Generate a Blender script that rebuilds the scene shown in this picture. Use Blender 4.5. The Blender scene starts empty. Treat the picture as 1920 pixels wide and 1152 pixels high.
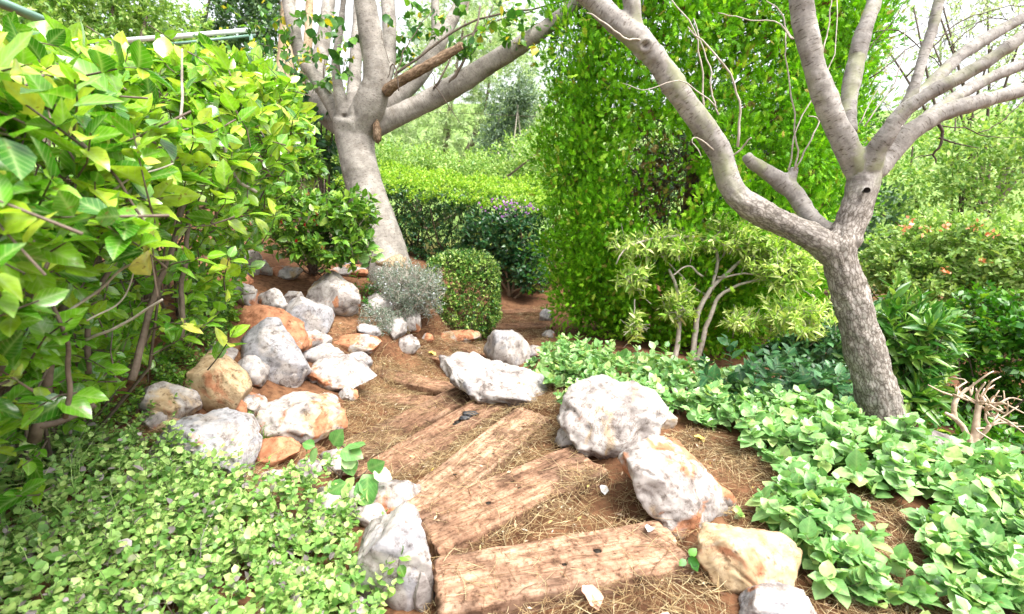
import bpy, math
import numpy as np
from mathutils import Matrix, Vector

# ------------------------------------------------------------------ camera
CAM = np.array([0.0, 0.0, 1.55]); PITCH = math.radians(16.0); FPX = 960.0
FWD = np.array([0, math.cos(PITCH), -math.sin(PITCH)])
UPV = np.array([0, math.sin(PITCH), math.cos(PITCH)])
RGT = np.array([1.0, 0, 0])
sc = bpy.context.scene
col = sc.collection
cam_d = bpy.data.cameras.new('camera'); cam = bpy.data.objects.new('camera', cam_d); col.objects.link(cam)
cam.location = CAM; cam.rotation_euler = (math.pi/2 - PITCH, 0, 0)
cam_d.sensor_width = 36; cam_d.lens = 18; cam_d.clip_start = 0.05; cam_d.clip_end = 600
cam_d.dof.use_dof = True; cam_d.dof.focus_distance = 3.1; cam_d.dof.aperture_fstop = 2.6
sc.camera = cam
# ------------------------------------------------------------------ sky and sun (bright overcast)
SUN_EL = math.radians(64); SUN_AZ = math.radians(122)       # azimuth clockwise from +Y
w = bpy.data.worlds.new('World'); sc.world = w; w.use_nodes = True
nt = w.node_tree
for n in list(nt.nodes): nt.nodes.remove(n)
sky = nt.nodes.new('ShaderNodeTexSky'); sky.sky_type = 'NISHITA'; sky.sun_disc = False
sky.sun_elevation = SUN_EL; sky.sun_rotation = SUN_AZ; sky.air_density = 1.0; sky.dust_density = 4.0; sky.ozone_density = 0.6
hs = nt.nodes.new('ShaderNodeHueSaturation'); hs.inputs['Saturation'].default_value = 0.22
bg = nt.nodes.new('ShaderNodeBackground'); bg.inputs['Strength'].default_value = 0.13
wo = nt.nodes.new('ShaderNodeOutputWorld')
nt.links.new(sky.outputs[0], hs.inputs['Color']); nt.links.new(hs.outputs[0], bg.inputs['Color']); nt.links.new(bg.outputs[0], wo.inputs[0])
sd = bpy.data.lights.new('sun', 'SUN'); sd.energy = 2.1; sd.angle = math.radians(38); sd.color = (1.0, 0.96, 0.89)
sun = bpy.data.objects.new('sun', sd); col.objects.link(sun)
sdir = Vector((math.sin(SUN_AZ)*math.cos(SUN_EL), math.cos(SUN_AZ)*math.cos(SUN_EL), math.sin(SUN_EL)))
sun.rotation_euler = sdir.to_track_quat('Z', 'Y').to_euler(); sun.location = (6, -4, 12)
sc.view_settings.view_transform = 'Standard'; sc.view_settings.look = 'None'
sc.view_settings.exposure = 1.92; sc.view_settings.gamma = 1.0; sc.view_settings.use_curve_mapping = False
try:
    sc.cycles.max_bounces = 6; sc.cycles.diffuse_bounces = 4; sc.cycles.transmission_bounces = 4; sc.cycles.transparent_max_bounces = 4
    sc.cycles.use_denoising = True
except Exception: pass

# ------------------------------------------------------------------ maths helpers
def at(px, py, d):
    """world point seen at photograph pixel (px,py) at view depth d metres"""
    return CAM + d*(FWD + (px-960)/FPX*RGT - (py-576)/FPX*UPV)
def nrm(a): return a/np.maximum(np.linalg.norm(a, axis=-1, keepdims=True), 1e-9)
def proj(P):
    q = np.asarray(P)-CAM; d = q@FWD
    return 960+FPX*(q@RGT)/d, 576-FPX*(q@UPV)/d, d
_rt = np.random.default_rng(7)
_PERM = _rt.integers(0, 2**31, 4096); _G = nrm(_rt.normal(size=(4096, 3)))
def noise3(P):
    P = np.asarray(P, float); i = np.floor(P).astype(np.int64); f = P-i; u = f*f*f*(f*(f*6-15)+10); r = 0
    for dx in (0, 1):
        for dy in (0, 1):
            for dz in (0, 1):
                h = ((i[..., 0]+dx)*73856093 ^ (i[..., 1]+dy)*19349663 ^ (i[..., 2]+dz)*83492791) & 4095
                g = _G[_PERM[h] & 4095]
                dot = g[..., 0]*(f[..., 0]-dx)+g[..., 1]*(f[..., 1]-dy)+g[..., 2]*(f[..., 2]-dz)
                r = r + dot*(u[..., 0] if dx else 1-u[..., 0])*(u[..., 1] if dy else 1-u[..., 1])*(u[..., 2] if dz else 1-u[..., 2])
    return r*1.5
def fbm(P, o=4, g=.5):
    r = 0; a = 1
    for k in range(o): r = r+a*noise3(np.asarray(P)*2**k+17.3*k); a *= g
    return r

# ------------------------------------------------------------------ terrain height
_cp = []
def cpz(px, py, z):
    d = (CAM[2]-z)/(-(FWD[2]-(py-576)/FPX*UPV[2])); _cp.append(at(px, py, d))
def cpd(px, py, d): _cp.append(at(px, py, d))
for a in ((1045,1060,-.02),(1000,1150,0),(970,920,-.10),(895,850,-.21),(830,800,-.30),(770,770,-.36),(735,735,-.42),(760,690,-.49),
          (850,665,-.57),(890,650,-.63),(970,612,-.74),(975,560,-.80),(1380,880,-.02),(1600,1000,.0),(1300,1120,0),(1800,1100,-.02),
          (1150,860,-.04),(960,800,-.14),(1050,690,-.22)): cpz(*a)
for a in ((975,520,10.0),(715,500,6.0),(690,500,6.0),(745,505,6.0),(870,628,6.6),(760,612,5.5),(700,630,5.0),(610,590,5.0),(490,600,4.5),(500,660,4.15),(500,720,3.75),(620,730,3.9),
          (550,830,3.15),(385,890,2.75),(740,1150,2.0),(150,900,2.5),(560,520,5.6),(640,525,5.7),(1660,815,3.1),(1260,680,4.9),(1010,640,6.2),
          (1480,760,3.9),(1720,850,3.05)): cpd(*a)
_cp += [np.array(p, float) for p in ((-2.2,1.6,.25),(-2.2,3.6,.42),(-1.6,.8,.05),(-.7,.9,.02),(1.2,.8,0),(2.6,1.4,-.02),(3.6,2.3,-.4),(3.4,3.6,-.75),(4.6,4.5,-1.1),
    (-6,2,.7),(-5,7,1.0),(6,1,-1.2),(6,7,-1.3),(9,12,-1.2),(3,8,-.7),(1.5,11,-.6),(-1.5,10.5,-.45),(-5,14,.4),(0,16,-.4),(12,20,-.5),(-14,20,1),(0,30,1.5),(0,45,6),(25,45,5),(-25,45,6),
    (-30,5,1.5),(30,5,-1.5),(0,-6,.1),(-12,-8,.3),(12,-8,-.6),(0,-40,.2),(-60,-40,1),(60,-40,-1),(80,60,7),(-80,60,8),(0,90,9))]
_cp = np.array(_cp)
def _phi(a, b): return np.sqrt(((a[:, None, :]-b[None, :, :])**2).sum(-1)+.35**2)
_n = len(_cp)
_A = np.zeros((_n+1, _n+1)); _A[:_n, :_n] = _phi(_cp[:, :2], _cp[:, :2])-np.eye(_n)*.04; _A[:_n, _n] = 1; _A[_n, :_n] = 1
_W = np.linalg.solve(_A, np.append(_cp[:, 2], 0))
def zt(x, y):
    x = np.asarray(x, float); y = np.asarray(y, float); s = np.broadcast(x, y).shape
    q = np.stack([np.broadcast_to(x, s).ravel(), np.broadcast_to(y, s).ravel()], -1)
    r = np.concatenate([_phi(q[i:i+20000], _cp[:, :2])@_W[:_n]+_W[_n] for i in range(0, max(len(q), 1), 20000)])
    return r.reshape(s)
def hit(px, py):
    """where the sight line through a photograph pixel meets the terrain"""
    ds = np.concatenate([np.arange(.6, 14, .01)]); P = CAM+ds[:, None]*(FWD+(px-960)/FPX*RGT-(py-576)/FPX*UPV)
    k = np.argmax(P[:, 2] < zt(P[:, 0], P[:, 1])); return P[k] if k > 0 else P[-1], ds[k] if k > 0 else ds[-1]

# ------------------------------------------------------------------ scene-graph helpers
def tag(o, label=None, cat=None, group=None, kind=None):
    if label: o['label'] = label
    if cat: o['category'] = cat
    if group: o['group'] = group
    if kind: o['kind'] = kind
    return o
def empty(name, loc, label, cat, group=None):
    o = bpy.data.objects.new(name, None); o.location = loc; o.empty_display_size = .1; col.objects.link(o)
    return tag(o, label, cat, group)
def adopt(o, parent):
    o.parent = parent; L = Vector((0, 0, 0)); p = parent
    while p is not None: L += Vector(p.location); p = p.parent
    o.matrix_parent_inverse = Matrix.Translation(-L) if parent.type == 'EMPTY' else Matrix()
    return o
def link(name, me, mat=None, parent=None, loc=None):
    o = bpy.data.objects.new(name, me); col.objects.link(o)
    if mat is not None and not me.materials: me.materials.append(mat)
    if loc is not None: o.location = loc
    if parent is not None: adopt(o, parent)
    return o
def npmesh(name, V, F, attrs=None, smooth=True):
    """F: list of (n,k) index arrays"""
    F = [np.asarray(f, np.int32) for f in F if len(f)]
    me = bpy.data.meshes.new(name); V = np.asarray(V, np.float32)
    me.vertices.add(len(V)); me.vertices.foreach_set('co', V.ravel())
    nl = sum(f.size for f in F); npoly = sum(len(f) for f in F)
    me.loops.add(nl); me.loops.foreach_set('vertex_index', np.concatenate([f.ravel() for f in F]))
    tot = np.concatenate([np.full(len(f), f.shape[1], np.int32) for f in F]); st = np.concatenate([[0], np.cumsum(tot)[:-1]]).astype(np.int32)
    me.polygons.add(npoly); me.polygons.foreach_set('loop_start', st); me.polygons.foreach_set('loop_total', tot)
    me.polygons.foreach_set('use_smooth', np.full(npoly, smooth))
    for k, v in (attrs or {}).items():
        v = np.asarray(v, np.float32)
        if v.ndim == 1: me.attributes.new(k, 'FLOAT', 'POINT').data.foreach_set('value', v)
        else: me.attributes.new(k, 'FLOAT_VECTOR', 'POINT').data.foreach_set('vector', v.ravel())
    me.update(calc_edges=True); me.validate()
    return me
class Geo:
    """collects vertices and faces into ONE mesh"""
    def __init__(s): s.V = []; s.F = {}; s.A = []; s.n = 0
    def add(s, V, F, var=None):
        V = np.asarray(V, float)
        for f in F:
            if len(f): s.F.setdefault(np.asarray(f).shape[1], []).append(np.asarray(f)+s.n)
        s.V.append(V); s.A.append(np.zeros(len(V)) if var is None else np.broadcast_to(var, (len(V),))); s.n += len(V)
    def mesh(s, name, extra=None, smooth=True):
        a = {'var': np.concatenate(s.A)}; a.update(extra or {})
        return npmesh(name, np.concatenate(s.V), [np.concatenate(v) for v in s.F.values()], a, smooth)
def frames(T):
    ref = np.where(np.abs(T[..., 2:3]) > .9, np.array([1.0, 0, 0]), np.array([0, 0, 1.0]))
    a = nrm(np.cross(T, ref)); return a, np.cross(T, a)
def tubes(P, R, sides=4, cap=True):
    """P (N,M,3) polylines, R (N,M) radii -> V,F"""
    P = np.asarray(P, float); R = np.asarray(R, float); N, M, _ = P.shape
    T = nrm(np.gradient(P, axis=1)); T0 = nrm(P[:, -1]-P[:, 0])[:, None, :]*np.ones((1, M, 1))
    a, b = frames(T0); a = nrm(a-(a*T).sum(-1, keepdims=True)*T); b = np.cross(T, a)
    th = np.arange(sides)*2*math.pi/sides
    V = P[:, :, None, :]+R[:, :, None, None]*(np.cos(th)[None, None, :, None]*a[:, :, None, :]+np.sin(th)[None, None, :, None]*b[:, :, None, :])
    idx = np.arange(N*M*sides).reshape(N, M, sides); nx = np.roll(idx, -1, axis=2)
    F = np.stack([idx[:, :-1], nx[:, :-1], nx[:, 1:], idx[:, 1:]], -1).reshape(-1, 4)
    out = [F]
    if cap: out.append(idx[:, -1, :]); out.append(idx[:, 0, ::-1])
    return V.reshape(-1, 3), out
def crom(pts, n):
    """Catmull-Rom through points (any dim), n samples"""
    p = np.asarray(pts, float); p = np.vstack([2*p[0]-p[1], p, 2*p[-1]-p[-2]]); m = len(p)-3
    t = np.linspace(0, m-1e-6, n); i = t.astype(int); f = (t-i)[:, None]; a, b, c, d = p[i], p[i+1], p[i+2], p[i+3]
    return .5*(2*b+(c-a)*f+(2*a-5*b+4*c-d)*f*f+(3*b-a-3*c+d)*f**3)

# ------------------------------------------------------------------ materials
def mat(name):
    m = bpy.data.materials.new(name); m.use_nodes = True; t = m.node_tree
    for n in list(t.nodes): t.nodes.remove(n)
    o = t.nodes.new('ShaderNodeOutputMaterial')
    def N(kind, **kw):
        n = t.nodes.new('ShaderNode'+kind)
        for k, v in kw.items():
            if k.startswith('i_'):
                key = k[2:]; n.inputs[int(key) if key.isdigit() else key.replace('_', ' ')].default_value = v
            else: setattr(n, k, v)
        return n
    def L(a, b, i=0, j=0):
        t.links.new(a.outputs[j], b.inputs[i])
    return m, N, L, o
def ramp(N, stops, interp='LINEAR'):
    r = N('ValToRGB'); e = r.color_ramp.elements; r.color_ramp.interpolation = interp
    while len(e) > 1: e.remove(e[-1])
    e[0].position = stops[0][0]; e[0].color = (*stops[0][1], 1)
    for p, c in stops[1:]:
        k = e.new(p); k.color = (*c, 1)
    return r
def g(v): return (v, v, v)
def leaf_mat(name, stops, rough=.38, trans=.32, tint=(1.15, 1.25, .55), spec=.5, mott=.25, rib=0.0, back=None):
    m, N, L, o = mat(name)
    at1 = N('Attribute', attribute_name='var'); oi = N('ObjectInfo')
    ad = N('Math', operation='ADD'); fr = N('Math', operation='FRACT')
    L(at1, ad, 0, 2); L(oi, ad, 1, oi.outputs.find('Random')); L(ad, fr)
    r = ramp(N, stops); L(fr, r)
    ge = N('NewGeometry'); no = N('TexNoise', i_Scale=38.0, i_Detail=2.0); L(ge, no, 0)
    mr = N('MapRange', i_1=.3, i_2=.7, i_3=1-mott, i_4=1+mott); L(no, mr)
    mu = N('Mix', data_type='RGBA', blend_type='MULTIPLY', i_0=1.0); t_ = m.node_tree
    t_.links.new(r.outputs[0], mu.inputs[6]); t_.links.new(mr.outputs[0], mu.inputs[7]); cur = mu.outputs[2]
    if rib:
        ra = N('Attribute', attribute_name='rib'); pw = N('Math', operation='POWER', i_1=7.0); L(ra, pw, 0, 2)
        ml = N('Math', operation='MULTIPLY', i_1=rib); L(pw, ml)
        mx = N('Mix', data_type='RGBA'); t_.links.new(ml.outputs[0], mx.inputs[0]); t_.links.new(cur, mx.inputs[6]); mx.inputs[7].default_value = (.42, .55, .22, 1); cur = mx.outputs[2]
    p = N('BsdfPrincipled', i_Roughness=rough); p.inputs['Specular IOR Level'].default_value = spec
    if rib:
        lu = N('Attribute', attribute_name='luv'); sx = N('SeparateXYZ'); L(lu, sx, 0, 1); ab = N('Math', operation='ABSOLUTE'); L(sx, ab, 0, 0)
        sl = N('Math', operation='MULTIPLY_ADD', i_1=-1.1); L(ab, sl, 0); L(sx, sl, 2, 1); fq = N('Math', operation='MULTIPLY', i_1=44.0); L(sl, fq); sn = N('Math', operation='SINE'); L(fq, sn)
        vr_ = N('MapRange', i_1=.72, i_2=1.0, i_3=0.0, i_4=.55*rib); L(sn, vr_); vm = N('Mix', data_type='RGBA'); t_.links.new(vr_.outputs[0], vm.inputs[0]); t_.links.new(cur, vm.inputs[6]); vm.inputs[7].default_value = (.40, .52, .18, 1); cur = vm.outputs[2]
        sk = N('TexNoise', i_Scale=55.0, i_Detail=3.0); L(ge, sk, 0); sr_ = N('MapRange', i_1=.66, i_2=.70, i_3=0.0, i_4=.75); L(sk, sr_); sm_ = N('Mix', data_type='RGBA'); t_.links.new(sr_.outputs[0], sm_.inputs[0]); t_.links.new(cur, sm_.inputs[6]); sm_.inputs[7].default_value = (.20, .14, .04, 1); cur = sm_.outputs[2]
        bp = N('Bump', i_Strength=.5, i_Distance=.004); L(sn, bp, 2); t_.links.new(bp.outputs[0], p.inputs['Normal'])
    t_.links.new(cur, p.inputs['Base Color'])
    tr = N('BsdfTranslucent'); tm = N('Mix', data_type='RGBA', blend_type='MULTIPLY', i_0=1.0); t_.links.new(cur, tm.inputs[6]); tm.inputs[7].default_value = (*tint, 1)
    t_.links.new(tm.outputs[2], tr.inputs[0])
    mix = N('MixShader', i_0=trans); L(p, mix, 1); L(tr, mix, 2); L(mix, o)
    return m
def plain_mat(name, c1, c2, scale=20, rough=.7, bump=.3, stretch=(1, 1, 1), metal=0, spec=.3):
    m, N, L, o = mat(name); tc = N('TexCoord'); mp = N('Mapping'); mp.inputs['Scale'].default_value = stretch; L(tc, mp, 0, 3)
    no = N('TexNoise', i_Scale=scale, i_Detail=5.0, i_Roughness=.6); L(mp, no)
    r = ramp(N, [(.3, c1), (.7, c2)]); L(no, r); p = N('BsdfPrincipled', i_Roughness=rough, i_Metallic=metal); p.inputs['Specular IOR Level'].default_value = spec
    L(r, p); b = N('Bump', i_Strength=bump, i_Distance=.01); L(no, b, 2); m.node_tree.links.new(b.outputs[0], p.inputs['Normal']); L(p, o)
    return m
# soil with reddish earth, needles' colour and grit
def soil_mat():
    m, N, L, o = mat('soil'); tc = N('TexCoord'); T = m.node_tree
    n1 = N('TexNoise', i_Scale=1.3, i_Detail=6.0, i_Roughness=.65); n2 = N('TexNoise', i_Scale=22.0, i_Detail=8.0, i_Roughness=.7); n3 = N('TexVoronoi', i_Scale=70.0)
    for n in (n1, n2, n3): L(tc, n, 0, 3)
    r1 = ramp(N, [(.30, (.070, .039, .025)), (.5, (.155, .078, .043)), (.72, (.22, .13, .075))]); L(n1, r1)
    r2 = ramp(N, [(.3, (.28, .25, .22)), (.5, (.9, .85, .8)), (.72, (1.35, 1.3, 1.2))]); L(n2, r2)
    mu = N('Mix', data_type='RGBA', blend_type='MULTIPLY', i_0=1.0); T.links.new(r1.outputs[0], mu.inputs[6]); T.links.new(r2.outputs[0], mu.inputs[7])
    sx = N('SeparateXYZ'); L(tc, sx, 0, 3); gm = N('MapRange', i_1=10.5, i_2=13.0, i_3=0.0, i_4=1.0); L(sx, gm, 0, 1)
    gc = ramp(N, [(.35, (.07, .14, .03)), (.65, (.24, .34, .10))]); L(n2, gc); gx_ = N('Mix', data_type='RGBA'); T.links.new(gm.outputs[0], gx_.inputs[0]); T.links.new(mu.outputs[2], gx_.inputs[6]); T.links.new(gc.outputs[0], gx_.inputs[7])
    p = N('BsdfPrincipled', i_Roughness=.95); p.inputs['Specular IOR Level'].default_value = .1; T.links.new(gx_.outputs[2], p.inputs['Base Color'])
    a = N('Math', operation='ADD'); L(n2, a, 0); L(n3, a, 1); b = N('Bump', i_Strength=.7, i_Distance=.02); L(a, b, 2); T.links.new(b.outputs[0], p.inputs['Normal']); L(p, o)
    return m
def rock_mat():
    # object colour: r = rust share, g = grey share, b = cream/ochre share
    m, N, L, o = mat('limestone'); T = m.node_tree; tc = N('TexCoord'); oi = N('ObjectInfo')
    va = N('VectorMath', operation='ADD'); L(tc, va, 0, 3); sc_ = N('VectorMath', operation='SCALE'); sc_.inputs[0].default_value = (13, 7, 5)
    T.links.new(oi.outputs['Random'], sc_.inputs['Scale']); L(sc_, va, 1)
    sep = N('SeparateColor'); T.links.new(oi.outputs['Color'], sep.inputs[0])
    def nz(s, d=6, r=.62, dist=0.0):
        n = N('TexNoise', i_Scale=s, i_Detail=float(d), i_Roughness=r, i_Distortion=dist); L(va, n); return n
    base = ramp(N, [(.33, (.12, .10, .09)), (.43, (.25, .22, .205)), (.53, (.37, .34, .32)), (.68, (.49, .455, .43))]); L(nz(7, 8, .68, .4), base)
    cur = base.outputs[0]
    def layer(chan, scale, c1, c2, cur, soft=.10, dist=.6):
        n = nz(scale, 5, .6, dist); th = N('Math', operation='SUBTRACT', i_0=.665); ml = N('Math', operation='MULTIPLY', i_1=.42); T.links.new(sep.outputs[chan], ml.inputs[0]); L(ml, th, 1)
        mr = N('MapRange', i_3=0.0, i_4=1.0); mr.interpolation_type = 'SMOOTHSTEP'; L(n, mr, 0); L(th, mr, 1)
        ad = N('Math', operation='ADD', i_1=soft); L(th, ad, 0); L(ad, mr, 2)
        cr = ramp(N, [(.35, c1), (.65, c2)]); L(nz(scale*5), cr)
        mx = N('Mix', data_type='RGBA'); T.links.new(mr.outputs[0], mx.inputs[0]); T.links.new(cur, mx.inputs[6]); T.links.new(cr.outputs[0], mx.inputs[7]); return mx.outputs[2]
    cur = layer(1, 5.0, (.20, .195, .205), (.38, .37, .385), cur, .14)
    cur = layer(2, 4.0, (.32, .22, .12), (.50, .38, .24), cur, .14)
    cur = layer(0, 3.6, (.25, .10, .05), (.46, .22, .12), cur, .08)
    n4 = nz(26, 5, .72); pit = ramp(N, [(.30, (.14, .11, .10)), (.38, (.62, .58, .55)), (.47, (1, 1, 1)), (.7, (1.12, 1.12, 1.12))]); L(n4, pit)
    mu = N('Mix', data_type='RGBA', blend_type='MULTIPLY', i_0=.9); T.links.new(cur, mu.inputs[6]); T.links.new(pit.outputs[0], mu.inputs[7])
    n5 = nz(5.5, 7, .7, 1.0); crk = ramp(N, [(.47, (1, 1, 1)), (.497, (.42, .37, .33)), (.525, (1, 1, 1))]); L(n5, crk)
    n6 = nz(3.0, 3); ck = ramp(N, [(.48, g(0)), (.6, g(.8))]); L(n6, ck)
    m2 = N('Mix', data_type='RGBA', blend_type='MULTIPLY'); T.links.new(ck.outputs[0], m2.inputs[0]); T.links.new(mu.outputs[2], m2.inputs[6]); T.links.new(crk.outputs[0], m2.inputs[7])
    p = N('BsdfPrincipled', i_Roughness=.85); p.inputs['Specular IOR Level'].default_value = .2; T.links.new(m2.outputs[2], p.inputs['Base Color'])
    ad = N('Math', operation='MULTIPLY_ADD', i_1=.5); L(n4, ad, 0); L(nz(14, 8, .7), ad, 2)
    b = N('Bump', i_Strength=1.0, i_Distance=.04); L(ad, b, 2); T.links.new(b.outputs[0], p.inputs['Normal']); L(p, o)
    return m
def wood_mat():
    m, N, L, o = mat('weathered_wood'); T = m.node_tree; tc = N('TexCoord'); oi = N('ObjectInfo')
    va = N('VectorMath', operation='ADD'); L(tc, va, 0, 3); s_ = N('VectorMath', operation='SCALE'); s_.inputs[0].default_value = (9, 3, 5); T.links.new(oi.outputs['Random'], s_.inputs['Scale']); L(s_, va, 1)
    mp = N('Mapping'); mp.inputs['Scale'].default_value = (4.5, 24, 24); L(va, mp)
    gr = N('TexNoise', i_Scale=1.0, i_Detail=7.0, i_Roughness=.65, i_Distortion=.35); L(mp, gr)
    st = N('TexNoise', i_Scale=6.5, i_Detail=8.0, i_Roughness=.72); L(va, st)
    sp = N('TexNoise', i_Scale=42.0, i_Detail=6.0, i_Roughness=.75); L(va, sp)
    rg = ramp(N, [(.26, (.10, .062, .042)), (.42, (.21, .135, .092)), (.56, (.29, .20, .142)), (.75, (.38, .29, .22))]); L(gr, rg)
    rs = ramp(N, [(.36, (.26, .23, .21)), (.46, (.66, .62, .60)), (.56, (1.0, .98, .96)), (.7, (1.2, 1.18, 1.16))]); L(st, rs)
    rp = ramp(N, [(.34, (.22, .19, .17)), (.44, (.72, .68, .65)), (.52, (1, 1, 1)), (.62, (1, 1, 1)), (.72, (1.4, 1.4, 1.4))]); L(sp, rp)
    a = N('Mix', data_type='RGBA', blend_type='MULTIPLY', i_0=.9); T.links.new(rg.outputs[0], a.inputs[6]); T.links.new(rs.outputs[0], a.inputs[7])
    b_ = N('Mix', data_type='RGBA', blend_type='MULTIPLY', i_0=.95); T.links.new(a.outputs[2], b_.inputs[6]); T.links.new(rp.outputs[0], b_.inputs[7])
    mq = N('Mapping'); mq.inputs['Scale'].default_value = (1.3, 17, 17); L(va, mq); cn = N('TexNoise', i_Scale=1.0, i_Detail=4.0, i_Roughness=.55, i_Distortion=.25); L(mq, cn)
    rc_ = ramp(N, [(.452, (1, 1, 1)), (.468, (.16, .12, .10)), (.482, (1, 1, 1)), (.585, (1, 1, 1)), (.597, (.25, .2, .17)), (.607, (1, 1, 1))]); L(cn, rc_)
    e_ = N('Mix', data_type='RGBA', blend_type='MULTIPLY', i_0=.6); T.links.new(b_.outputs[2], e_.inputs[6]); T.links.new(rc_.outputs[0], e_.inputs[7])
    wn = N('TexNoise', i_Scale=3.2, i_Detail=5.0, i_Roughness=.65); L(va, wn); wr = ramp(N, [(.50, g(0)), (.64, g(.75))]); L(wn, wr)
    gw = N('Mix', data_type='RGBA', blend_type='MULTIPLY'); T.links.new(wr.outputs[0], gw.inputs[0]); T.links.new(e_.outputs[2], gw.inputs[6]); gw.inputs[7].default_value = (.52, .53, .56, 1); b_ = gw
    # object colour brightens / browns a single timber
    c_ = N('Mix', data_type='RGBA', blend_type='MULTIPLY', i_0=1.0); T.links.new(b_.outputs[2], c_.inputs[6]); T.links.new(oi.outputs['Color'], c_.inputs[7])
    p = N('BsdfPrincipled', i_Roughness=.9); p.inputs['Specular IOR Level'].default_value = .15; T.links.new(c_.outputs[2], p.inputs['Base Color'])
    ad = N('Math', operation='MULTIPLY_ADD', i_1=.4); L(sp, ad, 0); L(gr, ad, 2); b = N('Bump', i_Strength=.8, i_Distance=.012); L(ad, b, 2); T.links.new(b.outputs[0], p.inputs['Normal']); L(p, o)
    return m
def bark_mat(name, c_dark, c_mid, c_light, ring=1.0, moss=None):
    # attributes: bvec = (across, across, along the limb), rough = 0 smooth upper limb .. 1 old fissured trunk
    m, N, L, o = mat(name); T = m.node_tree; bv = N('Attribute', attribute_name='bvec'); ro = N('Attribute', attribute_name='rough')
    def nz(scale3, det=5, rgh=.6, dist=0.0):
        mp = N('Mapping'); mp.inputs['Scale'].default_value = scale3; L(bv, mp, 0, 1); n = N('TexNoise', i_Scale=1.0, i_Detail=float(det), i_Roughness=rgh, i_Distortion=dist); L(mp, n); return n
    big = nz((6, 6, 5), 5); r1 = ramp(N, [(.32, c_dark), (.5, c_mid), (.68, c_light)]); L(big, r1)
    dash = nz((28, 28, 120), 3, .55); rd = ramp(N, [(.34, (.42, .38, .34)), (.42, (1, 1, 1))]); L(dash, rd)
    rings = nz((5, 5, 26), 4, .5, .3); rr = ramp(N, [(.36, (.86, .84, .81)), (.5, (1, 1, 1)), (.64, (1.06, 1.05, 1.03))]); L(rings, rr)
    vo_m = N('Mapping'); vo_m.inputs['Scale'].default_value = (55, 55, 17); L(bv, vo_m, 0, 1); wn = nz((30, 30, 30), 2); 
    vo = N('TexVoronoi', feature='DISTANCE_TO_EDGE', i_Scale=1.0)
    va = N('VectorMath', operation='MULTIPLY_ADD'); va.inputs[1].default_value = (1.6, 1.6, 1.6); T.links.new(wn.outputs[1], va.inputs[0]); L(vo_m, va, 2); L(va, vo)
    rv = ramp(N, [(.0, (.30, .26, .23)), (.12, (.8, .76, .72)), (.3, (1.1, 1.08, 1.06))]); L(vo, rv)
    def mul(a, b, f=1.0, fs=None):
        x = N('Mix', data_type='RGBA', blend_type='MULTIPLY', i_0=f); T.links.new(a, x.inputs[6]); T.links.new(b, x.inputs[7])
        if fs is not None: T.links.new(fs, x.inputs[0])
        return x.outputs[2]
    inv = N('Math', operation='SUBTRACT', i_0=1.0); L(ro, inv, 1, 2)
    cur = mul(r1.outputs[0], rd.outputs[0], fs=inv.outputs[0]); cur = mul(cur, rr.outputs[0], ring); cur = mul(cur, rv.outputs[0], fs=ro.outputs[2])
    fine = nz((70, 70, 70), 5, .7); rf = ramp(N, [(.3, g(.72)), (.6, g(1.08))]); L(fine, rf); cur = mul(cur, rf.outputs[0])
    if moss:
        mn = nz((4, 4, 3), 4); mr = ramp(N, [(.5, g(0)), (.62, g(.75))]); L(mn, mr); x = N('Mix', data_type='RGBA'); mm = N('Math', operation='MULTIPLY'); L(mr, mm, 0); L(inv, mm, 1)
        T.links.new(mm.outputs[0], x.inputs[0]); T.links.new(cur, x.inputs[6]); x.inputs[7].default_value = (*moss, 1); cur = x.outputs[2]
    p = N('BsdfPrincipled', i_Roughness=.8); p.inputs['Specular IOR Level'].default_value = .25; T.links.new(cur, p.inputs['Base Color'])
    h = N('Math', operation='MULTIPLY'); L(vo, h, 0); L(ro, h, 1, 2); h2 = N('Math', operation='MULTIPLY_ADD', i_1=.12); L(rings, h2, 0); L(h, h2, 2)
    h3 = N('Math', operation='MULTIPLY_ADD', i_1=.06); L(dash, h3, 0); L(h2, h3, 2); h4 = N('Math', operation='MULTIPLY_ADD', i_1=.05); L(fine, h4, 0); L(h3, h4, 2)
    b = N('Bump', i_Strength=.9, i_Distance=.05); L(h4, b, 2); T.links.new(b.outputs[0], p.inputs['Normal']); L(p, o)
    return m
M = {}
M['soil'] = soil_mat(); M['rock'] = rock_mat(); M['wood'] = wood_mat()
M['hole'] = plain_mat('hole_shade', (.01, .008, .006), (.02, .015, .01))  # near-black stands in for the shade down bolt holes and knot hole
M['bark_l'] = bark_mat('smooth_grey_bark', (.17, .152, .135), (.26, .236, .21), (.35, .325, .295))
M['bark_r'] = bark_mat('fissured_grey_bark', (.155, .14, .128), (.255, .236, .218), (.36, .338, .315), moss=(.21, .22, .12))
M['bark_brown'] = bark_mat('brown_dead_bark', (.12, .075, .045), (.22, .15, .095), (.32, .24, .17))
M['bark_tan'] = bark_mat('tan_bark', (.22, .16, .095), (.36, .27, .17), (.46, .38, .27))
M['twig'] = plain_mat('grey_brown_twig', (.07, .05, .036), (.17, .13, .10), 30)
M['twig_pale'] = plain_mat('pale_twig', (.26, .22, .18), (.48, .43, .37), 30)
M['twig_dark'] = plain_mat('dark_twig', (.035, .024, .016), (.09, .062, .042), 25)
M['dead'] = plain_mat('bleached_dead_wood', (.34, .24, .16), (.62, .50, .39), 22)
M['needle'] = leaf_mat('dry_pine_needles', [(0, (.12, .066, .032)), (.35, (.24, .15, .075)), (.7, (.40, .29, .14)), (1, (.55, .46, .28))], rough=.6, trans=.05, tint=(1, 1, 1), spec=.2)
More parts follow.
